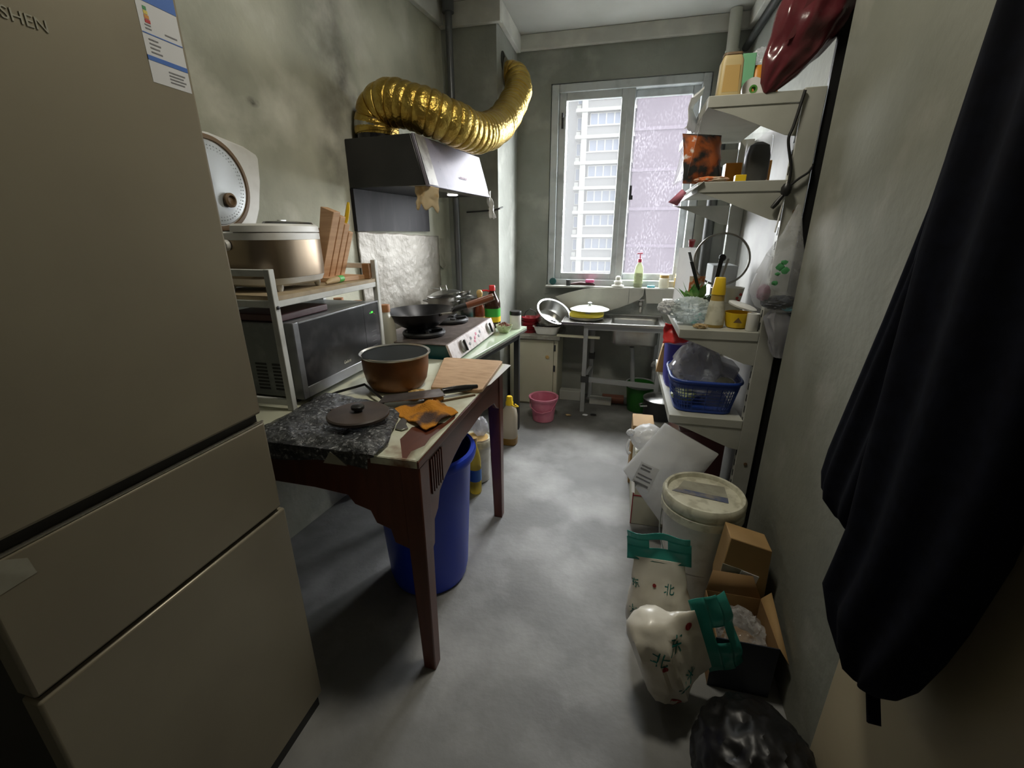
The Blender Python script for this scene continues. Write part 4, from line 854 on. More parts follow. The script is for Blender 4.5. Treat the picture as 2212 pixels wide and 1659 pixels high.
# ================================================================== RIGHT SHELVES
sh = thing('shelving_unit', 'white metal shelving unit with bracketed shelves along the right wall', 'shelf unit', (.42,2.3,0))
for y in (1.85,2.72): MB().box((.537,y,0),(.602,y+.04,1.81)).build('upright', 'shelf_white', sh, bev=.002)
MB().box((.603,1.892,.05),(.612,2.755,1.80)).build('back_panel', 'panel_beige', sh)
one('gap_shade_strip', MB().box((.607,1.860,.001),(.697,1.876,2.69)), 'black', 'tall narrow black strip added as the dark shade between the shelf upright and wall', 'shade strip', (.65,1.868,.001))  # black strip put in for the shade of the gap
sl = MB()
for k in range(34): sl.box((.5355,1.862,.10+k*.05),(.538,1.872,.128+k*.05))
sl.build('slots', 'dark_edge', sh, kind='stuff')
for z in (.42,1.43): MB().lathe([(.007,0),(.007,.002),(0,.002)], n=14, M=frame((.575,1.849,z),(1,0,0),(0,0,1))).build('screw_hole', 'rubber_brown', sh)
SHZ = (1.804,1.534,.991,.616)
for i,z in enumerate(SHZ):
    bd = MB().box((.243,1.852,z-.006),(.536,2.75,z)).box((.243,1.852,z-.036),(.247,2.75,z-.006)).box((.243,1.850,z-.036),(.536,1.8535,z-.0005)).build('shelf_board', 'shelf_white', sh, bev=.0015)
    for y in (1.853,2.74): MB().prism([(.25,z-.036),(.536,z-.036),(.536,z-.135),(.50,z-.13),(.33,z-.062)], y, y+.003).build('bracket', 'shelf_white', sh)
MB().box((.243,1.852,.10),(.536,2.75,.115)).build('base_board', 'shelf_white', sh)
T = .0008
# --- top shelf
Z = SHZ[0]+T
jb = thing('beige_container', 'tall beige plastic container at the left of the top shelf', 'container', (.32,1.96,Z))
MB().rrect([(.036,.03,0),(.040,.034,.004),(.036,.031,.12),(.030,.026,.135),(.028,.024,.14)], (.318,1.955,Z), 32, p=6).build('body', 'jug_beige', jb)
MB().rrect([(.027,.0008,.025),(.024,.0008,.105)], (.318,1.9222,Z), 20, p=8).build('panel', 'tan_plastic', jb)
MB().rrect([(.031,.027,.139),(.030,.026,.146)], (.318,1.955,Z), 28, p=5).build('rim', 'rubber_brown', jb)
tr_ = thing('tape_roll', 'white tape roll standing between the beige container and the maroon bag', 'tape', (.40,1.98,Z))
TM = frame((.402,1.975,Z+.038),(1,0,0),(0,0,1))
MB().lathe([(.037,-.012),(.038,0),(.037,.012),(.012,.012),(.012,-.012)], n=36, M=TM, caps=False).build('roll', 'white_plastic', tr_)
MB().lathe([(.0135,-.013),(.0135,.013),(.008,.013),(.008,-.013)], n=24, M=TM, caps=False).build('core', 'leaf', tr_)
one('mint_carton', MB().box((.355,2.05,Z),(.415,2.11,Z+.175)), 'mint_card', 'light green carton behind the beige container', 'carton', (.385,2.08,Z), bev=.003)
one('orange_packet', MB().rrect([(.045,.02,0),(.048,.024,.02),(.045,.02,.12),(.046,.003,.14)], (.46,2.07,Z), 24, p=4), 'orange_pack', 'orange packet half hidden behind the maroon bag', 'packet', (.46,2.07,Z))
one('clear_bag', MB().blob((.45,2.13,Z+.13),(.055,.04,.075),4,.35,2.6,3), 'film_clear', 'crumpled clear bag above the orange packet on the top shelf', 'bag', (.45,2.13,Z))
# maroon bag
rings = []
prof = [(0,.006,.004),(.02,.030,.014),(.08,.062,.040),(.16,.088,.062),(.26,.108,.072),(.36,.112,.07),(.44,.106,.035),(.50,.105,.006)]
pf = []
for i in range(len(prof)-1):
    for k in range(5): u_ = k/5; pf.append(tuple(prof[i][j]*(1-u_)+prof[i+1][j]*u_ for j in range(3)))
prof = pf + [prof[-1]]
ax = Vector((.44,.10,.88)).normalized(); sd = Vector((.88,0,-.44)).normalized(); nr = ax.cross(sd)
for t_,a_,b_ in prof:
    c_ = Vector((.418,1.852,1.800)) + ax*t_
    rings.append([c_ + sd*(a_*math.cos(q))*(1+.14*fold((math.cos(q),math.sin(q),t_*7),1.6)-.05*abs(fold((math.cos(q)*2,math.sin(q)*2,t_*18),1.2))) + nr*(b_*math.sin(q))*(1+.40*fold((math.sin(q),math.cos(q),t_*8),1.6)-.22*abs(fold((math.sin(q)*1.5,math.cos(q)*1.5,t_*16),1.3))) for q in [2*math.pi*k/64 for k in range(64)]])
mbag = thing('maroon_bag', 'big glossy maroon plastic bag leaning on the top of the shelf unit', 'bag', (.45,1.87,1.805))
MB().loft(rings).build('bag', 'maroon_bag', mbag)
cc = Vector((.455,1.83,1.90)); MB().prism([(0,0),(.02,.01),(.075,.115),(.05,.12)], -.002, .002, 'z', frame((.445,1.815,1.93),(1,0,0),(0,0,1))).build('flap', 'maroon_bag', mbag)
# --- second shelf
Z = SHZ[1]+T
def pouch(name, lab_, c, w_, h_, d_, m, cat, lean=0, turn=0, seed=0, n=28):
    rg = []
    for k in range(13):
        v = k/12; dd = d_*(math.sin(math.pi*min(1,v*1.02+.02))**.55) if v not in (0,1) else .0015
        ww = w_*(1-.06*math.sin(math.pi*v)) 
        rg.append([(ww/2*math.cos(q)*(1+.05*fold((math.cos(q),v*3,seed),3)), max(.0012,dd/2)*math.sin(q)*(1+.35*fold((math.cos(q)*2,math.sin(q),v*4+seed),2)), v*h_) for q in [2*math.pi*j/n for j in range(n)]])
    M = Matrix.Translation(c) @ Matrix.Rotation(turn,4,'Z') @ Matrix.Rotation(lean,4,'X')
    mb = MB().loft(rg, M=M); return one(name, mb, m, lab_, cat, c)
pouch('snack_bag', 'black and orange snack pouch at the left end of the second shelf', (.268,1.935,Z), .165, .178, .055, 'snack', 'snack bag', -.22, .45, 2)
one('snack_spill', MB().blob((.29,1.885,Z+.010),(.055,.022,.010),3,.35,3,4), 'orange_snack', 'flat orange packet lying before the snack pouch', 'packet', (.29,1.885,Z))
cn = thing('clear_canister', 'clear canister filled with something black on the second shelf', 'canister', (.455,1.97,Z))
MB().rrect([(.042,.036,0),(.045,.039,.008),(.045,.039,.15),(.04,.034,.165)], (.455,1.975,Z), 32, p=3).build('jar', 'jar_clear', cn)
MB().rrect([(.034,.028,.004),(.042,.036,.016),(.042,.036,.095),(.034,.028,.128),(.012,.01,.140)], (.455,1.975,Z), 32, p=2.6).build('contents', 'iron_rough', cn)
one('orange_box', MB().box((.365,2.06,Z),(.425,2.12,Z+.085)), 'orange_pack', 'orange box left of the clear canister', 'box', (.395,2.09,Z), bev=.002)
one('orange_tin', MB().box((.475,2.06,Z),(.530,2.13,Z+.09)), 'orange_pack', 'orange box right of the clear canister', 'box', (.50,2.09,Z), bev=.002)
one('yellow_sachet', MB().box((.375,1.90,Z),(.412,1.93,Z+.025)), 'yellow_plastic', 'small yellow sachet before the orange box on the second shelf', 'sachet', (.39,1.915,Z), bev=.002)
# sheets sticking out at the front edge
one('clear_folder', MB().add([(.205,1.845,1.49),(.262,1.84,1.536),(.262,2.05,1.537),(.205,2.05,1.50)],[(0,1,2,3)]), 'paper', 'white sheet sticking out over the front of the second shelf', 'paper', (.235,1.95,1.51), solid=.001)
one('plastic_wrapper', MB().add([(.155,1.97,1.475),(.20,1.95,1.52),(.215,1.93,1.505),(.19,1.96,1.46)],[(0,1,2,3)]), 'pink_print', 'pinkish wrapper corner poking from the second shelf toward the window', 'wrapper', (.19,1.95,1.49), solid=.001)
one('clear_sheet', MB().grid(8,8,lambda u,v:(.238-.035*v+.01*math.sin(u*5),1.86+.45*u,1.80-.24*v)), 'film_clear', 'clear plastic sheet hanging down from the front of the top shelf', 'plastic sheet', (.23,2.1,1.56), solid=.001)
one('torn_bag', MB().grid(10,10,lambda u,v:(.245-.075*v*(1-u)-.02*math.sin(v*5),2.02+.12*u,1.87-.13*v+.02*fold((u,v,0),5))), 'film_white', 'torn whitish bag strip hanging off the top shelf toward the window', 'bag', (.22,2.08,1.8), solid=.001)
# --- third shelf
Z = SHZ[2]+T
sc_ = thing('sauce_bottle', 'honey-coloured sauce bottle with a tall yellow cap at the shelf edge', 'bottle', (.383,1.93,Z))
MB().lathe([(.034,0),(.037,.006),(.036,.05),(.030,.085),(.026,.11),(.0245,.135)], (.383,1.935,Z), 32).build('body', 'honey', sc_)
MB().lathe([(.0375,.012),(.0365,.05),(.0308,.085),(.0268,.108)], (.383,1.935,Z), 32, caps=False).build('label', 'pail_lid', sc_)
MB().lathe([(.0265,.132),(.0255,.15),(.020,.196),(.018,.199),(0,.2)], (.383,1.935,Z), 28).build('cap', 'yellow_plastic', sc_)
yt = thing('yellow_tub', 'yellow tub with its white lid propped open beside the sauce bottle', 'tub', (.475,1.95,Z))
MB().lathe([(.036,0),(.042,.004),(.048,.03),(.052,.062),(.049,.062),(.04,.008),(0,.006)], (.472,1.945,Z), 40).build('tub', 'yellow_plastic', yt)
MB().prism([(-.016,0),(.016,0),(0,.022)], -.0005, .0005, 'z', frame((.462,1.893,Z+.026),(1,-.15,0),(0,-.08,1))).build('emblem', 'rubber_brown', yt)
MB().lathe([(.055,0),(.056,.006),(.050,.009),(0,.009)], n=36, M=frame((.484,1.955,Z+.082),(1,0,-.28),(0,1,.1))).build('lid', 'white_plastic', yt)
one('paper_roll', MB().lathe([(.021,0),(.022,.002),(.022,.068),(.012,.068),(.012,.01),(0,.01)], (.513,1.885,Z), 28), 'white_plastic', 'short pale paper tube at the right end of the third shelf', 'paper tube', (.513,1.885,Z))
one('pale_tub', MB().lathe([(.045,0),(.048,.07),(.044,.075),(0,.075)], (.48,2.12,Z), 32), 'pail_white', 'pale lidded tub behind the yellow tub', 'tub', (.48,2.12,Z))
bx = thing('white_cup', 'white flower-patterned cup standing on the pale tub', 'cup', (.48,2.12,Z+.0755))
MB().lathe([(.032,.076),(.042,.14),(.043,.142),(.039,.142),(.03,.084),(0,.082)], (.48,2.12,Z), 32).build('cup', 'white_plastic', bx)
for k,(dx,dz) in enumerate(((.01,.10),(.022,.115),(.016,.088))): MB().blob((.48+dx,2.12-.037,Z+dz),(.006,.003,.006),2,.3,2,k).build('flower_print', 'stamp_red', bx)
GM = frame((.435,2.24,1.245),(1,-.12,0),(.05,.22,1))
gl = thing('pan_lid', 'round glass pan lid with a metal rim standing on the third shelf', 'pan lid', M=GM)
MB().lathe([(.112,0),(.09,.010),(.05,.020),(.01,.024),(0,.024)], n=48, caps=False).build('glass', 'lid_glass', gl, world=False)
MB().tube([(.115*math.cos(2*math.pi*k/48),.115*math.sin(2*math.pi*k/48),0) for k in range(49)], .005, 8).build('rim', 'steel_dull', gl, world=False)
MB().lathe([(.010,.024),(.010,.034),(.016,.038),(.014,.046),(0,.047)], n=20).build('knob', 'black', gl, world=False)
wr = thing('wire_rack', 'low wire dish rack holding the glass lid on the third shelf', 'dish rack', (.43,2.27,Z))
for k in range(5): MB().tube([(.33+k*.045,2.19,Z+.004),(.33+k*.045,2.19,Z+.12),(.33+k*.045,2.30,Z+.12),(.33+k*.045,2.30,Z+.004)], .003, 6).build('wire', 'steel_dull', wr)
for y in (2.19,2.30): MB().tube([(.325,y,Z+.06),(.515,y,Z+.06)], .003, 6).build('wire', 'steel_dull', wr)
uh = thing('utensil_holder', 'dark utensil cup on the third shelf beneath the glass lid', 'utensil holder', (.375,2.10,Z))
MB().lathe([(.030,0),(.034,.095),(.031,.095),(.028,.008),(0,.006)], (.375,2.09,Z), 24).build('cup', 'dark_edge', uh)
for i,(tx,ty,tz,bx_,wd,lab_) in enumerate(((.268,2.05,1.283,.368,.020,'long black knife leaning left from the utensil cup'),(.280,2.04,1.245,.372,.022,'black knife crossing low over the utensil cup'),(.405,2.08,1.262,.382,.018,'dark spatula standing upright in the utensil cup'),(.435,2.10,1.255,.386,.010,'thin grey ladle stem standing in the utensil cup'))):
    one('utensil', MB().bar((bx_,2.09,Z+.02),(tx,ty,tz),wd,.003).bar((bx_+(tx-bx_)*.1,2.09,Z+.03),(bx_+(tx-bx_)*.45,2.09+(ty-2.09)*.45,Z+.02+(tz-Z-.02)*.45),.014,.010), 'iron' if i < 3 else 'steel_dull', lab_, 'utensil', (bx_,2.09,Z+.01), bev=.001)
pouch('orange_snack_pack', 'orange patterned snack pack behind the green leaves on the third shelf', (.335,2.20,Z+.09), .07, .09, .03, 'orange_snack', 'snack bag', .1, .1, 6)
pouch('white_pouch', 'tall whitish pouch standing by the window end of the third shelf', (.30,2.38,Z), .09, .30, .035, 'film_white', 'pouch', .05, .2, 8)
gv = thing('leafy_greens', 'bunch of green leaves in a bag on the third shelf', 'vegetables', (.33,2.06,Z))
for k in range(26):
    a = rnd.random()*6.28; e = rnd.uniform(.2,1.3); L = rnd.uniform(.06,.12); d = Vector((math.cos(a)*math.cos(e), math.sin(a)*math.cos(e)*.6, math.sin(e)))
    base = Vector((.315+rnd.uniform(-.03,.03),2.075+rnd.uniform(-.02,.02),Z+.075)); sdv = d.cross(Vector((0,0,1))).normalized()*.017
    tip = base + d*L; mid = base + d*L*.55 + Vector((0,0,.006))
    MB().add([base, mid-sdv, tip, mid+sdv, mid+Vector((0,0,.003))],[(0,1,4),(1,2,4),(2,3,4),(3,0,4)]).build('leaf', 'leaf', gv)
pb = thing('produce_bag', 'crumpled mint and white plastic bag spilling over the third shelf corner', 'bag', (.295,1.985,Z))
MB().blob((.295,1.985,Z+.056),(.085,.062,.05),5,.40,2.6,13).build('bag', 'film_mint', pb)
MB().blob((.205,1.985,Z+.066),(.042,.03,.028),4,.45,2.8,17).build('twisted_end', 'film_white', pb)
one('ginger_root', MB().blob((.325,1.885,Z+.009),(.026,.014,.010),3,.5,2.4,5), 'veg', 'small brown ginger piece at the edge of the third shelf', 'ginger', (.325,1.885,Z))
one('white_carton', MB().box((.42,2.32,Z),(.53,2.5,Z+.22)), 'paper', 'white carton standing at the back of the third shelf', 'carton', (.475,2.41,Z), bev=.004)
one('red_stopper', MB().lathe([(.012,0),(.016,.03),(0,.031)], n=20, M=frame((.315,2.37,Z+.305),(1,0,0),(.4,1,.3))), 'red_dish', 'small red cap on the tall whitish pouch', 'cap', (.315,2.37,Z+.30))
# --- hanging bag on the upright
def hangbag(c, rows, n=40, amp=.12, seed=0):
    rg = []
    for z,ra,rb,ox in rows:
        rg.append([(c[0]+ox+ra*math.cos(q)*(1+amp*fold((math.cos(q)*2,math.sin(q)*2,z*7),1.6,seed)), c[1]+rb*math.sin(q)*(1+amp*fold((math.cos(q)*2,math.sin(q)*2,z*6+9),1.6,seed)), z) for q in [2*math.pi*k/n for k in range(n)]])
    return MB().loft(rg)
hb = thing('hanging_bag', 'clear plastic bag with green print hanging from the shelf upright', 'plastic bag', (.565,1.80,1.05))
bagm = hangbag((.570,1.800,0), [(1.45,.006,.005,0),(1.42,.014,.01,0),(1.36,.030,.020,-.005),(1.29,.058,.032,-.012),(1.22,.082,.040,-.010),(1.16,.102,.043,-.004),(1.125,.104,.043,0),(1.10,.090,.040,.004),(1.085,.05,.03,.006),(1.08,.01,.01,.006)], amp=.22, seed=1).build('bag', 'film_clear', hb)
MB().blob((.575,1.80,1.115),(.065,.030,.026),4,.3,2.4,8).build('dark_contents', 'navy', hb)
MB().blob((.60,1.79,1.098),(.030,.018,.012),3,.3,2.4,9).build('mint_contents', 'soap_blue', hb)
MB().blob((.51,1.80,1.15),(.022,.018,.03),3,.3,2.4,10).build('purple_contents', 'purple_print', hb)
for k,(x,z,s_) in enumerate(((.535,1.245,.014),(.553,1.235,.014),(.545,1.262,.010),(.53,1.222,.008),(.525,1.19,.010))):
    MB().blob((x,1.753,z),(s_,.001,s_*.8),2,.6,3,k).build('green_print', 'print_green', hb)
hb2 = hangbag((.60,1.80,0), [(1.10,.02,.015,-.03),(1.06,.05,.028,-.02),(1.01,.055,.030,0),(.96,.04,.025,.0),(.93,.028,.018,0),(.91,.02,.014,.005)], amp=.35, seed=4)
one('grey_bag', hb2, 'film_grey', 'limp greyish bag dangling below the clear hanging bag', 'plastic bag', (.60,1.80,.91))
# cord with switch
cd = thing('switch_cord', 'black cord with an inline switch hanging on the shelf upright', 'cord', (.52,1.84,1.44))
MB().tube(catmull([(.535,1.843,1.80),(.520,1.842,1.70),(.512,1.842,1.655),(.535,1.841,1.57),(.536,1.84,1.51)],10), .005, 8).build('cord', 'black', cd)
MB().tube(catmull([(.536,1.84,1.508),(.565,1.838,1.535),(.592,1.842,1.555),(.606,1.86,1.58)],8), .004, 8).build('cord', 'black', cd)
MB().lathe([(.008,-.02),(.016,-.010),(.017,.008),(.010,.02)], n=18, M=Matrix.Translation((.532,1.838,1.500))).build('switch', 'black', cd)
MB().tube([(.528,1.838,1.487),(.508,1.838,1.457),(.497,1.838,1.442)], [.005,.009,.007], 10).build('plug', 'black', cd)
one('cable_string', MB().tube(catmull([(.533,1.843,1.53),(.528,1.84,1.44),(.522,1.842,1.36)],8), .003, 6), 'white_plastic', 'thin white string hanging down the edge of the shelf upright', 'string', (.528,1.842,1.36))
# --- fourth shelf: baskets
Z = SHZ[3]+T
bk = thing('blue_basket', 'blue plastic lattice basket on the lowest shelf', 'basket', (.385,2.04,Z))
def bpt(ang, v): # tapered superellipse wall
    hx = .118+.026*v; hy = .135+.025*v; e = 5
    c_, s_ = math.cos(ang), math.sin(ang)
    return (.387+hx*math.copysign(abs(c_)**(2/e),c_), 2.035+hy*math.copysign(abs(s_)**(2/e),s_), Z+.004+.14*v)
n = 52; angs = [2*math.pi*k/n for k in range(n)]
lt = MB()
for a_ in angs: lt.bar(bpt(a_,.05), bpt(a_,.95), .0030, .002, upv=(math.cos(a_),math.sin(a_),0))
for v in [k/9 for k in range(1,9)]: lt.tube([bpt(a_,v) for a_ in angs]+[bpt(0,v)], .0016, 5)
lt.build('lattice', 'basket_blue', bk, kind='stuff')
MB().rrect([(.118,.135,.001),(.121,.138,.004),(.121,.138,.016)], (.387,2.035,Z), 56, p=5).build('floor', 'basket_blue', bk)
MB().tube([bpt(a_,1) for a_ in angs]+[bpt(0,1)], .008, 10).build('rim', 'basket_blue', bk)
MB().loft([[bpt(a_,.80) for a_ in angs],[bpt(a_,1) for a_ in angs]], caps=False).build('upper_band', 'basket_blue', bk, solid=.002)
b2 = thing('violet_basket', 'violet-blue plastic basket nested at the back of the blue basket', 'basket', (.33,2.22,Z))
MB().rrect([(.09,.12,0),(.10,.13,.23),(.104,.134,.232),(.104,.134,.240),(.096,.126,.238),(.087,.117,.006),(.08,.11,.005)], (.345,2.34,Z), 44, p=5).build('body', 'basket_violet', b2)
MB().rrect([(.106,.136,.225),(.108,.138,.232),(.106,.136,.24)], (.345,2.34,Z), 44, p=5).build('rim', 'rim_pale', b2)
one('grey_carrier_bag', MB().blob((.355,2.03,Z+.165),(.108,.11,.125),4,.30,2.2,31,fn=lambda p: Vector((p.x*(1-.25*max(0,p.z)),p.y,p.z))), 'film_grey', 'shiny grey carrier bag stuffed into the blue basket', 'bag', (.355,2.03,Z+.05))
one('purple_parcel', MB().box((-.055,-.07,-.03),(.055,.07,.03), Matrix.Translation((.468,2.05,Z+.175)) @ Matrix.Rotation(.3,4,'Y')), 'film_grey', 'grey wrapped parcel leaning at the right side of the blue basket', 'parcel', (.468,2.05,Z+.14), bev=.012)
one('bread_roll', MB().blob((.468,1.97,Z+.125),(.04,.035,.02),3,.2,2,33), 'pail_lid', 'pale bread-like lump at the right of the blue basket', 'bread', (.468,1.97,Z+.11))
one('green_wrapper', MB().blob((.305,1.965,Z+.06),(.05,.05,.028),3,.4,3,35), 'bowl_green', 'green and white wrapper lying inside the blue basket', 'wrapper', (.305,1.965,Z+.03))
def redbag(u,v): return (.215+.20*u+.01*fold((u,v,1),4), 2.17+.03*math.sin(u*5+v*3), .955-.10*v*(1-.35*u)+.012*fold((u,v,3),5)-.055*u*(1-v))
one('red_bag', MB().grid(16,12,redbag), 'red_plastic', 'red plastic bag hanging behind the baskets under the third shelf', 'bag', (.31,2.17,.88), solid=.004)
cbx = thing('kraft_box', 'tall kraft cardboard box at the window side of the lowest shelf', 'box', (.24,2.5,Z))
MB().loft([[(.225,2.48,Z+.0),(.30,2.48,Z+.0),(.32,2.58,Z),(.235,2.60,Z)],[(.245,2.46,Z+.15),(.325,2.46,Z+.15),(.335,2.56,Z+.15),(.255,2.58,Z+.15)]]).build('body', 'kraft', cbx)
MB().add([(.245,2.46,Z+.15),(.325,2.46,Z+.15),(.29,2.44,Z+.205),(.255,2.44,Z+.20)],[(0,1,2,3)]).build('flap', 'kraft', cbx, solid=.003)

# ================================================================== FLOOR, RIGHT
ca = thing('floor_carton', 'pale carton with red edges on the floor under the shelves', 'carton', (.20,2.05,0))
MB().box((.13,1.90,.001),(.285,2.26,.325)).build('body', 'cabinet_white', ca, bev=.003)
for z in (.30,.16): MB().box((.1285,1.8985,z),(.2865,1.90,z+.006)).build('red_line', 'red_dish', ca)
MB().box((.1285,1.8985,.002),(.133,1.9,.325)).build('red_edge', 'red_dish', ca)
one('brown_carton', MB().box((.12,2.28,.001),(.235,2.46,.36)), 'kraft', 'brown carton standing behind the pale floor carton', 'carton', (.23,2.37,0), bev=.003)
one('maroon_carton', MB().box((.31,1.95,.116),(.51,2.35,.50)), 'maroon_dark', 'maroon printed carton on the base of the shelf unit', 'carton', (.41,2.15,.116), bev=.003)
wb = thing('knotted_bag', 'small white knotted bag on top of the pale floor carton', 'bag', (.175,2.06,.327))
MB().blob((.185,2.06,.398),(.082,.075,.068),4,.13,1.8,41).build('bag', 'film_white', wb)
MB().blob((.10,2.035,.43),(.020,.014,.016),3,.5,2.4,42).build('knot', 'film_white', wb)
MB().tube(catmull([(.098,2.03,.395),(.086,2.02,.36),(.095,2.015,.325),(.105,2.01,.335)],6), [.006]*18+[.003], 8).build('tail', 'film_white', wb)
# courier envelope leaning on the carton
EC = [Vector((.068,1.775,.365)),Vector((.225,1.815,.590)),Vector((.455,1.815,.47)),Vector((.255,1.745,.130))]
def env(s_):
    def f(u,v):
        p = (EC[0]*(1-u)+EC[1]*u)*(1-v)+(EC[3]*(1-u)+EC[2]*u)*v; e = max(0,math.sin(math.pi*u)*math.sin(math.pi*v))**.5
        return p + Vector((0,s_*(.004+.026*e)+.010*fold((u,v,0),4)*e,0))
    return f
ev = thing('courier_envelope', 'white plastic courier envelope leaning against the floor carton', 'envelope', (.25,1.77,.13))
ef = MB().grid(20,20,env(-1)).build('front', 'film_white', ev); MB().grid(20,20,env(1)).build('back', 'film_white', ev)
EM = frame((.165,1.70,.36),(.90,.05,-.30),(.30,.15,.9))
def decal(name, x0,x1,y0,y1, z, m, parent, onto, MM, k=6):
    mb = MB().grid(k,k,lambda u,v:(x0+(x1-x0)*u, y0+(y1-y0)*v, 0)); mb.v = [MM @ p for p in mb.v]
    bvh = BVHTree.FromPolygons([WM[onto.name] @ v.co for v in onto.data.vertices],[tuple(p.vertices) for p in onto.data.polygons])
    nz = (MM.to_3x3() @ Vector((0,0,1))).normalized(); out = []
    for p in mb.v:
        h = bvh.ray_cast(p+nz*.15,-nz); out.append((h[0]+nz*z) if h[0] is not None else p)
    mb.v = out; return mb.build(name, m, parent)
decal('label', -.038,.042,-.065,.06,.0012,'paper',ev,ef,EM)
for z in (.045,.030,.0,-.018,-.045): decal('text_line', -.030,.032-.02*(z>.02),z,z+.006+.004*(z<-.03),.0022,'print_grey',ev,ef,EM,3)
# big pail
pa = thing('large_pail', 'large white pail with a dirty round lid at the foot of the shelves', 'pail', (.365,1.575,0))
pc = (.367,1.575,.001)
MB().lathe([(.115,0),(.122,.005),(.134,.30),(.135,.345)], pc, 56).build('body', 'pail_white', pa)
MB().lathe([(.136,.335),(.150,.345),(.150,.375),(.144,.38),(.150,.39),(.150,.415),(.143,.425),(.134,.424),(.130,.408),(.0,.406)], pc, 56).build('lid', 'pail_lid', pa)
MB().prism([(-.095,.015),(.085,.005),(.08,.085),(-.07,.085)], .4075, .4085, 'z', Matrix.Translation(pc) @ Matrix.Rotation(-.1,4,'Z')).build('lid_label', 'old_paper', pa)
MB().prism([(-.115,-.012),(.085,-.030),(.085,.004),(-.095,.016)], .4080, .4092, 'z', Matrix.Translation(pc) @ Matrix.Rotation(-.12,4,'Z')).build('label_band', 'old_print', pa)
MB().tube(catmull([(.222,1.56,.345),(.215,1.50,.27),(.245,1.435,.20),(.30,1.41,.17),(.38,1.41,.16)],8), .0025, 6).build('bail', 'steel', pa)
# cardboard box standing
c1 = thing('cardboard_box', 'upright brown cardboard box against the right wall behind the open carton', 'box', (.49,1.37,0))
MB().prism([(.400,.22),(.415,.405),(.545,.375),(.555,.14),(.545,.001),(.42,.001)], 1.335, 1.425).build('body', 'kraft', c1, bev=.003)
MB().prism([(.405,.30),(.47,.285),(.46,.20),(.40,.215)], 1.332, 1.3345).build('tape', 'old_paper', c1)
MB().prism([(.465,.285),(.522,.268),(.508,.185),(.452,.20)], 1.331, 1.334).build('label', 'paper', c1)
c2 = thing('open_carton', 'open carton of plastic-wrapped goods with a navy front by the flour bags', 'carton', (.45,1.2,0))
MB().box((.36,1.115,.001),(.535,1.118,.20)).build('front', 'navy', c2)
MB().box((.36,1.118,.001),(.363,1.31,.20)).build('side', 'kraft_dark', c2); MB().box((.532,1.118,.001),(.535,1.31,.20)).build('side', 'kraft_dark', c2)
MB().box((.36,1.307,.001),(.535,1.31,.20)).build('back', 'kraft', c2); MB().box((.363,1.118,.001),(.532,1.307,.006)).build('bottom', 'kraft_dark', c2)
MB().add([(.362,1.309,.20),(.533,1.309,.20),(.50,1.322,.275),(.375,1.322,.275)],[(0,1,2,3)]).build('flap', 'kraft_dark', c2, solid=.003)
MB().add([(.534,1.31,.20),(.534,1.118,.20),(.560,1.10,.165),(.556,1.30,.24)],[(0,1,2,3)]).build('flap', 'kraft', c2, solid=.003)
one('wrapped_goods', MB().blob((.448,1.21,.15),(.075,.08,.05),4,.35,2.6,51), 'film_clear', 'clear plastic wrapped goods inside the open carton', 'packet', (.448,1.21,.11))
one('brown_goods', MB().blob((.46,1.20,.095),(.055,.06,.045),3,.3,2.6,52), 'kraft_dark', 'brown packet under the clear wrap in the open carton', 'packet', (.46,1.20,.05))
one('black_bin_bag', MB().blob((.50,1.475,.09),(.035,.03,.09),4,.25,2.4,53), 'dark_bag', 'small black bag squeezed behind the upright cardboard box', 'bag', (.50,1.475,.001))
# flour bags
def flour(name, lab_, M, w_, h_, d_, seed):
    t = thing(name, lab_, 'flour bag', M=M, group='flour bags on the floor')
    rg = []; n = 44
    for k in range(20):
        v = k/19
        wd = w_/2*(.80+.20*math.sin(math.pi*min(1,v*1.5)))*(1 if v<.75 else 1-.10*(v-.75)/.25)
        dd = d_/2*(.55+.45*math.sin(math.pi*min(1,v*1.15+.08)))*(1-max(0,(v-.45)/.55)**1.3*.93)
        if k == 0: wd *= .82; dd *= .6
        rg.append([(wd*math.copysign(abs(math.cos(q))**.7,math.cos(q))*(1+.05*fold((math.cos(q),math.sin(q),v*3),2,seed)), dd*math.copysign(abs(math.sin(q))**.8,math.sin(q))*(1+.28*fold((math.cos(q)*1.5,math.sin(q),v*4),2.2,seed)), v*h_) for q in [2*math.pi*j/n for j in range(n)]])
    body = MB().loft(rg).build('sack', 'flour_bag', t, world=False)
    hw = w_/2*.92; z0 = h_*.985; hh = .10
    # teal handle strip with a hand hole: frame of panels
    def strip(x0,x1,z_0,z_1): return [(x0,z_0),(x1,z_0),(x1,z_1),(x0,z_1)]
    tb_ = MB()
    def hs(u,v,x0,x1,za,zb):
        x = x0+(x1-x0)*u; z = za+(zb-za)*v; return (x, .012*math.sin(x*45+seed)*(z-z0)/hh+.010*math.sin(z*40), z)
    for (x0,x1,za,zb) in ((-hw,hw,z0-.005,z0+.038),(-hw,-.03,z0+.038,z0+.072),(.03,hw,z0+.038,z0+.072),(-hw*.97,hw*.97,z0+.072,z0+hh)):
        tb_.grid(12,6,lambda u,v,x0=x0,x1=x1,za=za,zb=zb: hs(u,v,x0,x1,za,zb))
    tb_.build('handle_strip', 'film_teal', t, world=False, solid=.002)
    return t, body
M1 = Matrix.Translation((.225,1.245,.004)) @ Matrix.Rotation(R(-8),4,'Z') @ Matrix.Rotation(R(-7),4,'Y') @ Matrix.Rotation(R(-6),4,'X')
M2 = Matrix.Translation((.130,1.01,.160)) @ Matrix.Rotation(R(10),4,'Z') @ Matrix.Rotation(R(70),4,'Y') @ Matrix.Rotation(R(-8),4,'X')
f1, s1 = flour('flour_sack', 'flour bag with a teal handle standing upright behind the other one', M1, .225, .315, .13, 1)
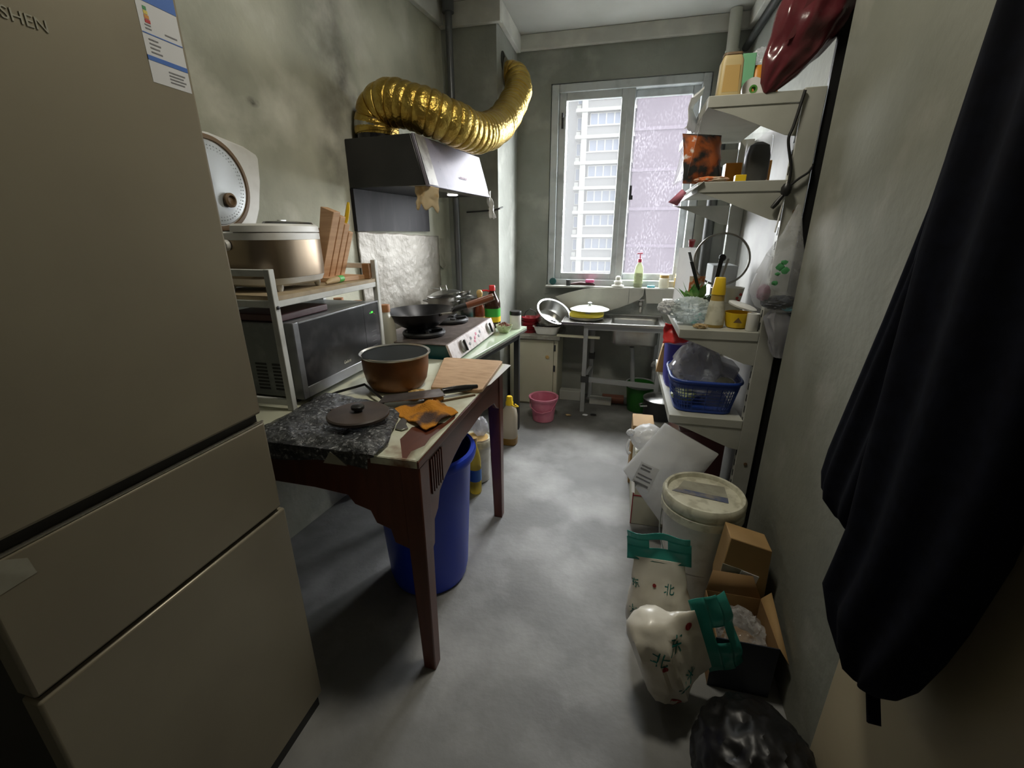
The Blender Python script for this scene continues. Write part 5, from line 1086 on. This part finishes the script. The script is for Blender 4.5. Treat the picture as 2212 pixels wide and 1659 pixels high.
f2, s2 = flour('flour_sack', 'flour bag with a teal handle slumped over in front of the other one', M2, .315, .205, .165, 2)
def bagtext(t, s_, Mx, x, z, txt, size, m, rot=0):
    MM = Mx @ Matrix.Translation((x,-.12,z)) @ Matrix.Rotation(R(90),4,'X') @ Matrix.Rotation(rot,4,'Z')
    lettering('lettering', txt, size, MM, m, t, s_)
bagtext(f1, s1, M1, .035, .225, '北', .034, 'teal_print', -.1); bagtext(f1, s1, M1, -.075, .225, '东', .03, 'teal_print', .2); bagtext(f1, s1, M1, -.080, .145, '大', .03, 'teal_print', .2)
bagtext(f1, s1, M1, -.012, .23, '●', .016, 'stamp_red'); bagtext(f1, s1, M1, -.05, .05, '●', .045, 'stamp_red')
r2 = R(70)
bagtext(f2, s2, M2, -.080, .115, '东', .052, 'teal_print', r2-.25); bagtext(f2, s2, M2, -.070, .058, '北', .048, 'teal_print', r2-.2); bagtext(f2, s2, M2, .055, .115, '大米', .038, 'teal_print', r2+.6)
bagtext(f2, s2, M2, -.038, .062, '●', .022, 'stamp_red'); bagtext(f2, s2, M2, -.085, .170, '●', .030, 'stamp_red'); bagtext(f2, s2, M2, .115, .06, '●', .045, 'stamp_red')
one('black_rubbish_bag', MB().blob((.405,.815,.12),(.140,.165,.125),5,.12,1.8,61), 'dark_bag', 'shiny black rubbish bag on the floor by the flour bags', 'bag', (.40,.80,.001))
# ------------------------------------------------------------------ door and coat
dd = bpy.data.objects.new('door_1', None); COL.objects.link(dd); dd.location = (.55,.5,0); WM['door_1'] = Matrix.Translation((.55,.5,0)); dd['kind'] = 'structure'
MB().prism([(rx(.87)-.030,.87),(rx(.87)-.002,.87),(rx(.02)-.002,.02),(rx(.02)-.030,.02)], .008, 2.02, 'z').build('door_leaf', 'door_beige', dd, bev=.002)
ch = thing('dark_coat', 'dark navy coat hanging on the open door at the right edge', 'coat', (.46,.78,.56))
def garment(rows, cx_, hth, seed, n=64):
    rg = []
    for z,yf,yn,th in rows:
        yc, hw = (yf+yn)/2, (yf-yn)/2
        rg.append([(cx_ + hth*th*math.sin(q)*(1+.45*math.sin(math.cos(q)*9+seed+z*2)*.5), yc+hw*math.copysign(abs(math.cos(q))**.9,math.cos(q))*(1+.02*fold((math.cos(q),z*4,seed),2)), z) for q in [2*math.pi*k/n for k in range(n)]])
    return MB().loft(rg)
def gz(z): return 1.36+(z-1.36)*.92
def gs(rows): return [(gz(z), yf*.92, yn*.92, th) for z,yf,yn,th in rows]
garment(gs([(1.93,.86,.74,.5),(1.86,.88,.70,.8),(1.70,.905,.66,1),(1.5,.925,.62,1),(1.33,.935,.60,1),(1.09,.92,.585,1),(.95,.91,.585,1),(.82,.895,.60,1),(.74,.905,.615,1),(.66,.915,.635,1),(.61,.86,.66,.9),(.575,.80,.69,.7),(.565,.75,.71,.4)]), .460, .040, 1).build('body', 'coat_cloth', ch)
garment(gs([(1.80,.905,.80,.8),(1.60,.93,.80,1),(1.40,.95,.80,1),(1.20,.995,.82,1),(1.0,1.045,.84,1),(.88,1.075,.85,1),(.82,1.08,.86,1),(.785,1.065,.87,.9),(.765,1.01,.89,.5)]), .475, .030, 4).build('sleeve', 'coat_cloth', ch)
MB().bar((.457,.655,.655),(.455,.618,.600),.018,.006).build('belt_end', 'coat_cloth', ch)
MB().tube([(.53,.80,1.95),(.47,.80,1.95),(.455,.80,1.97)], .006, 8).build('hook', 'steel', ch)
# fill lamp added above the frame to brighten walls and camera-facing surfaces
hl = thing('fill_lamp', 'added unseen round fill lamp on the ceiling over the middle of the aisle', 'lamp', (-.15,1.35,2.699))
MB().lathe([(.15,0),(.16,-.02),(.155,-.03)], (-.15,1.35,2.699), 32).build('base', 'white_plastic', hl)
MB().lathe([(.150,-.030),(.145,-.06),(.11,-.08),(0,-.09)], (-.15,1.35,2.699), 32).build('shade', 'shade_glow', hl)
L = bpy.data.lights.new('fill_lamp_light', 'AREA'); L.shape = 'DISK'; L.size = .26; L.energy = 13.5; L.color = (1,.94,.80)
lo_ = bpy.data.objects.new('fill_lamp_light', L); COL.objects.link(lo_); lo_.parent = hl; lo_.location = (0,0,-.095)
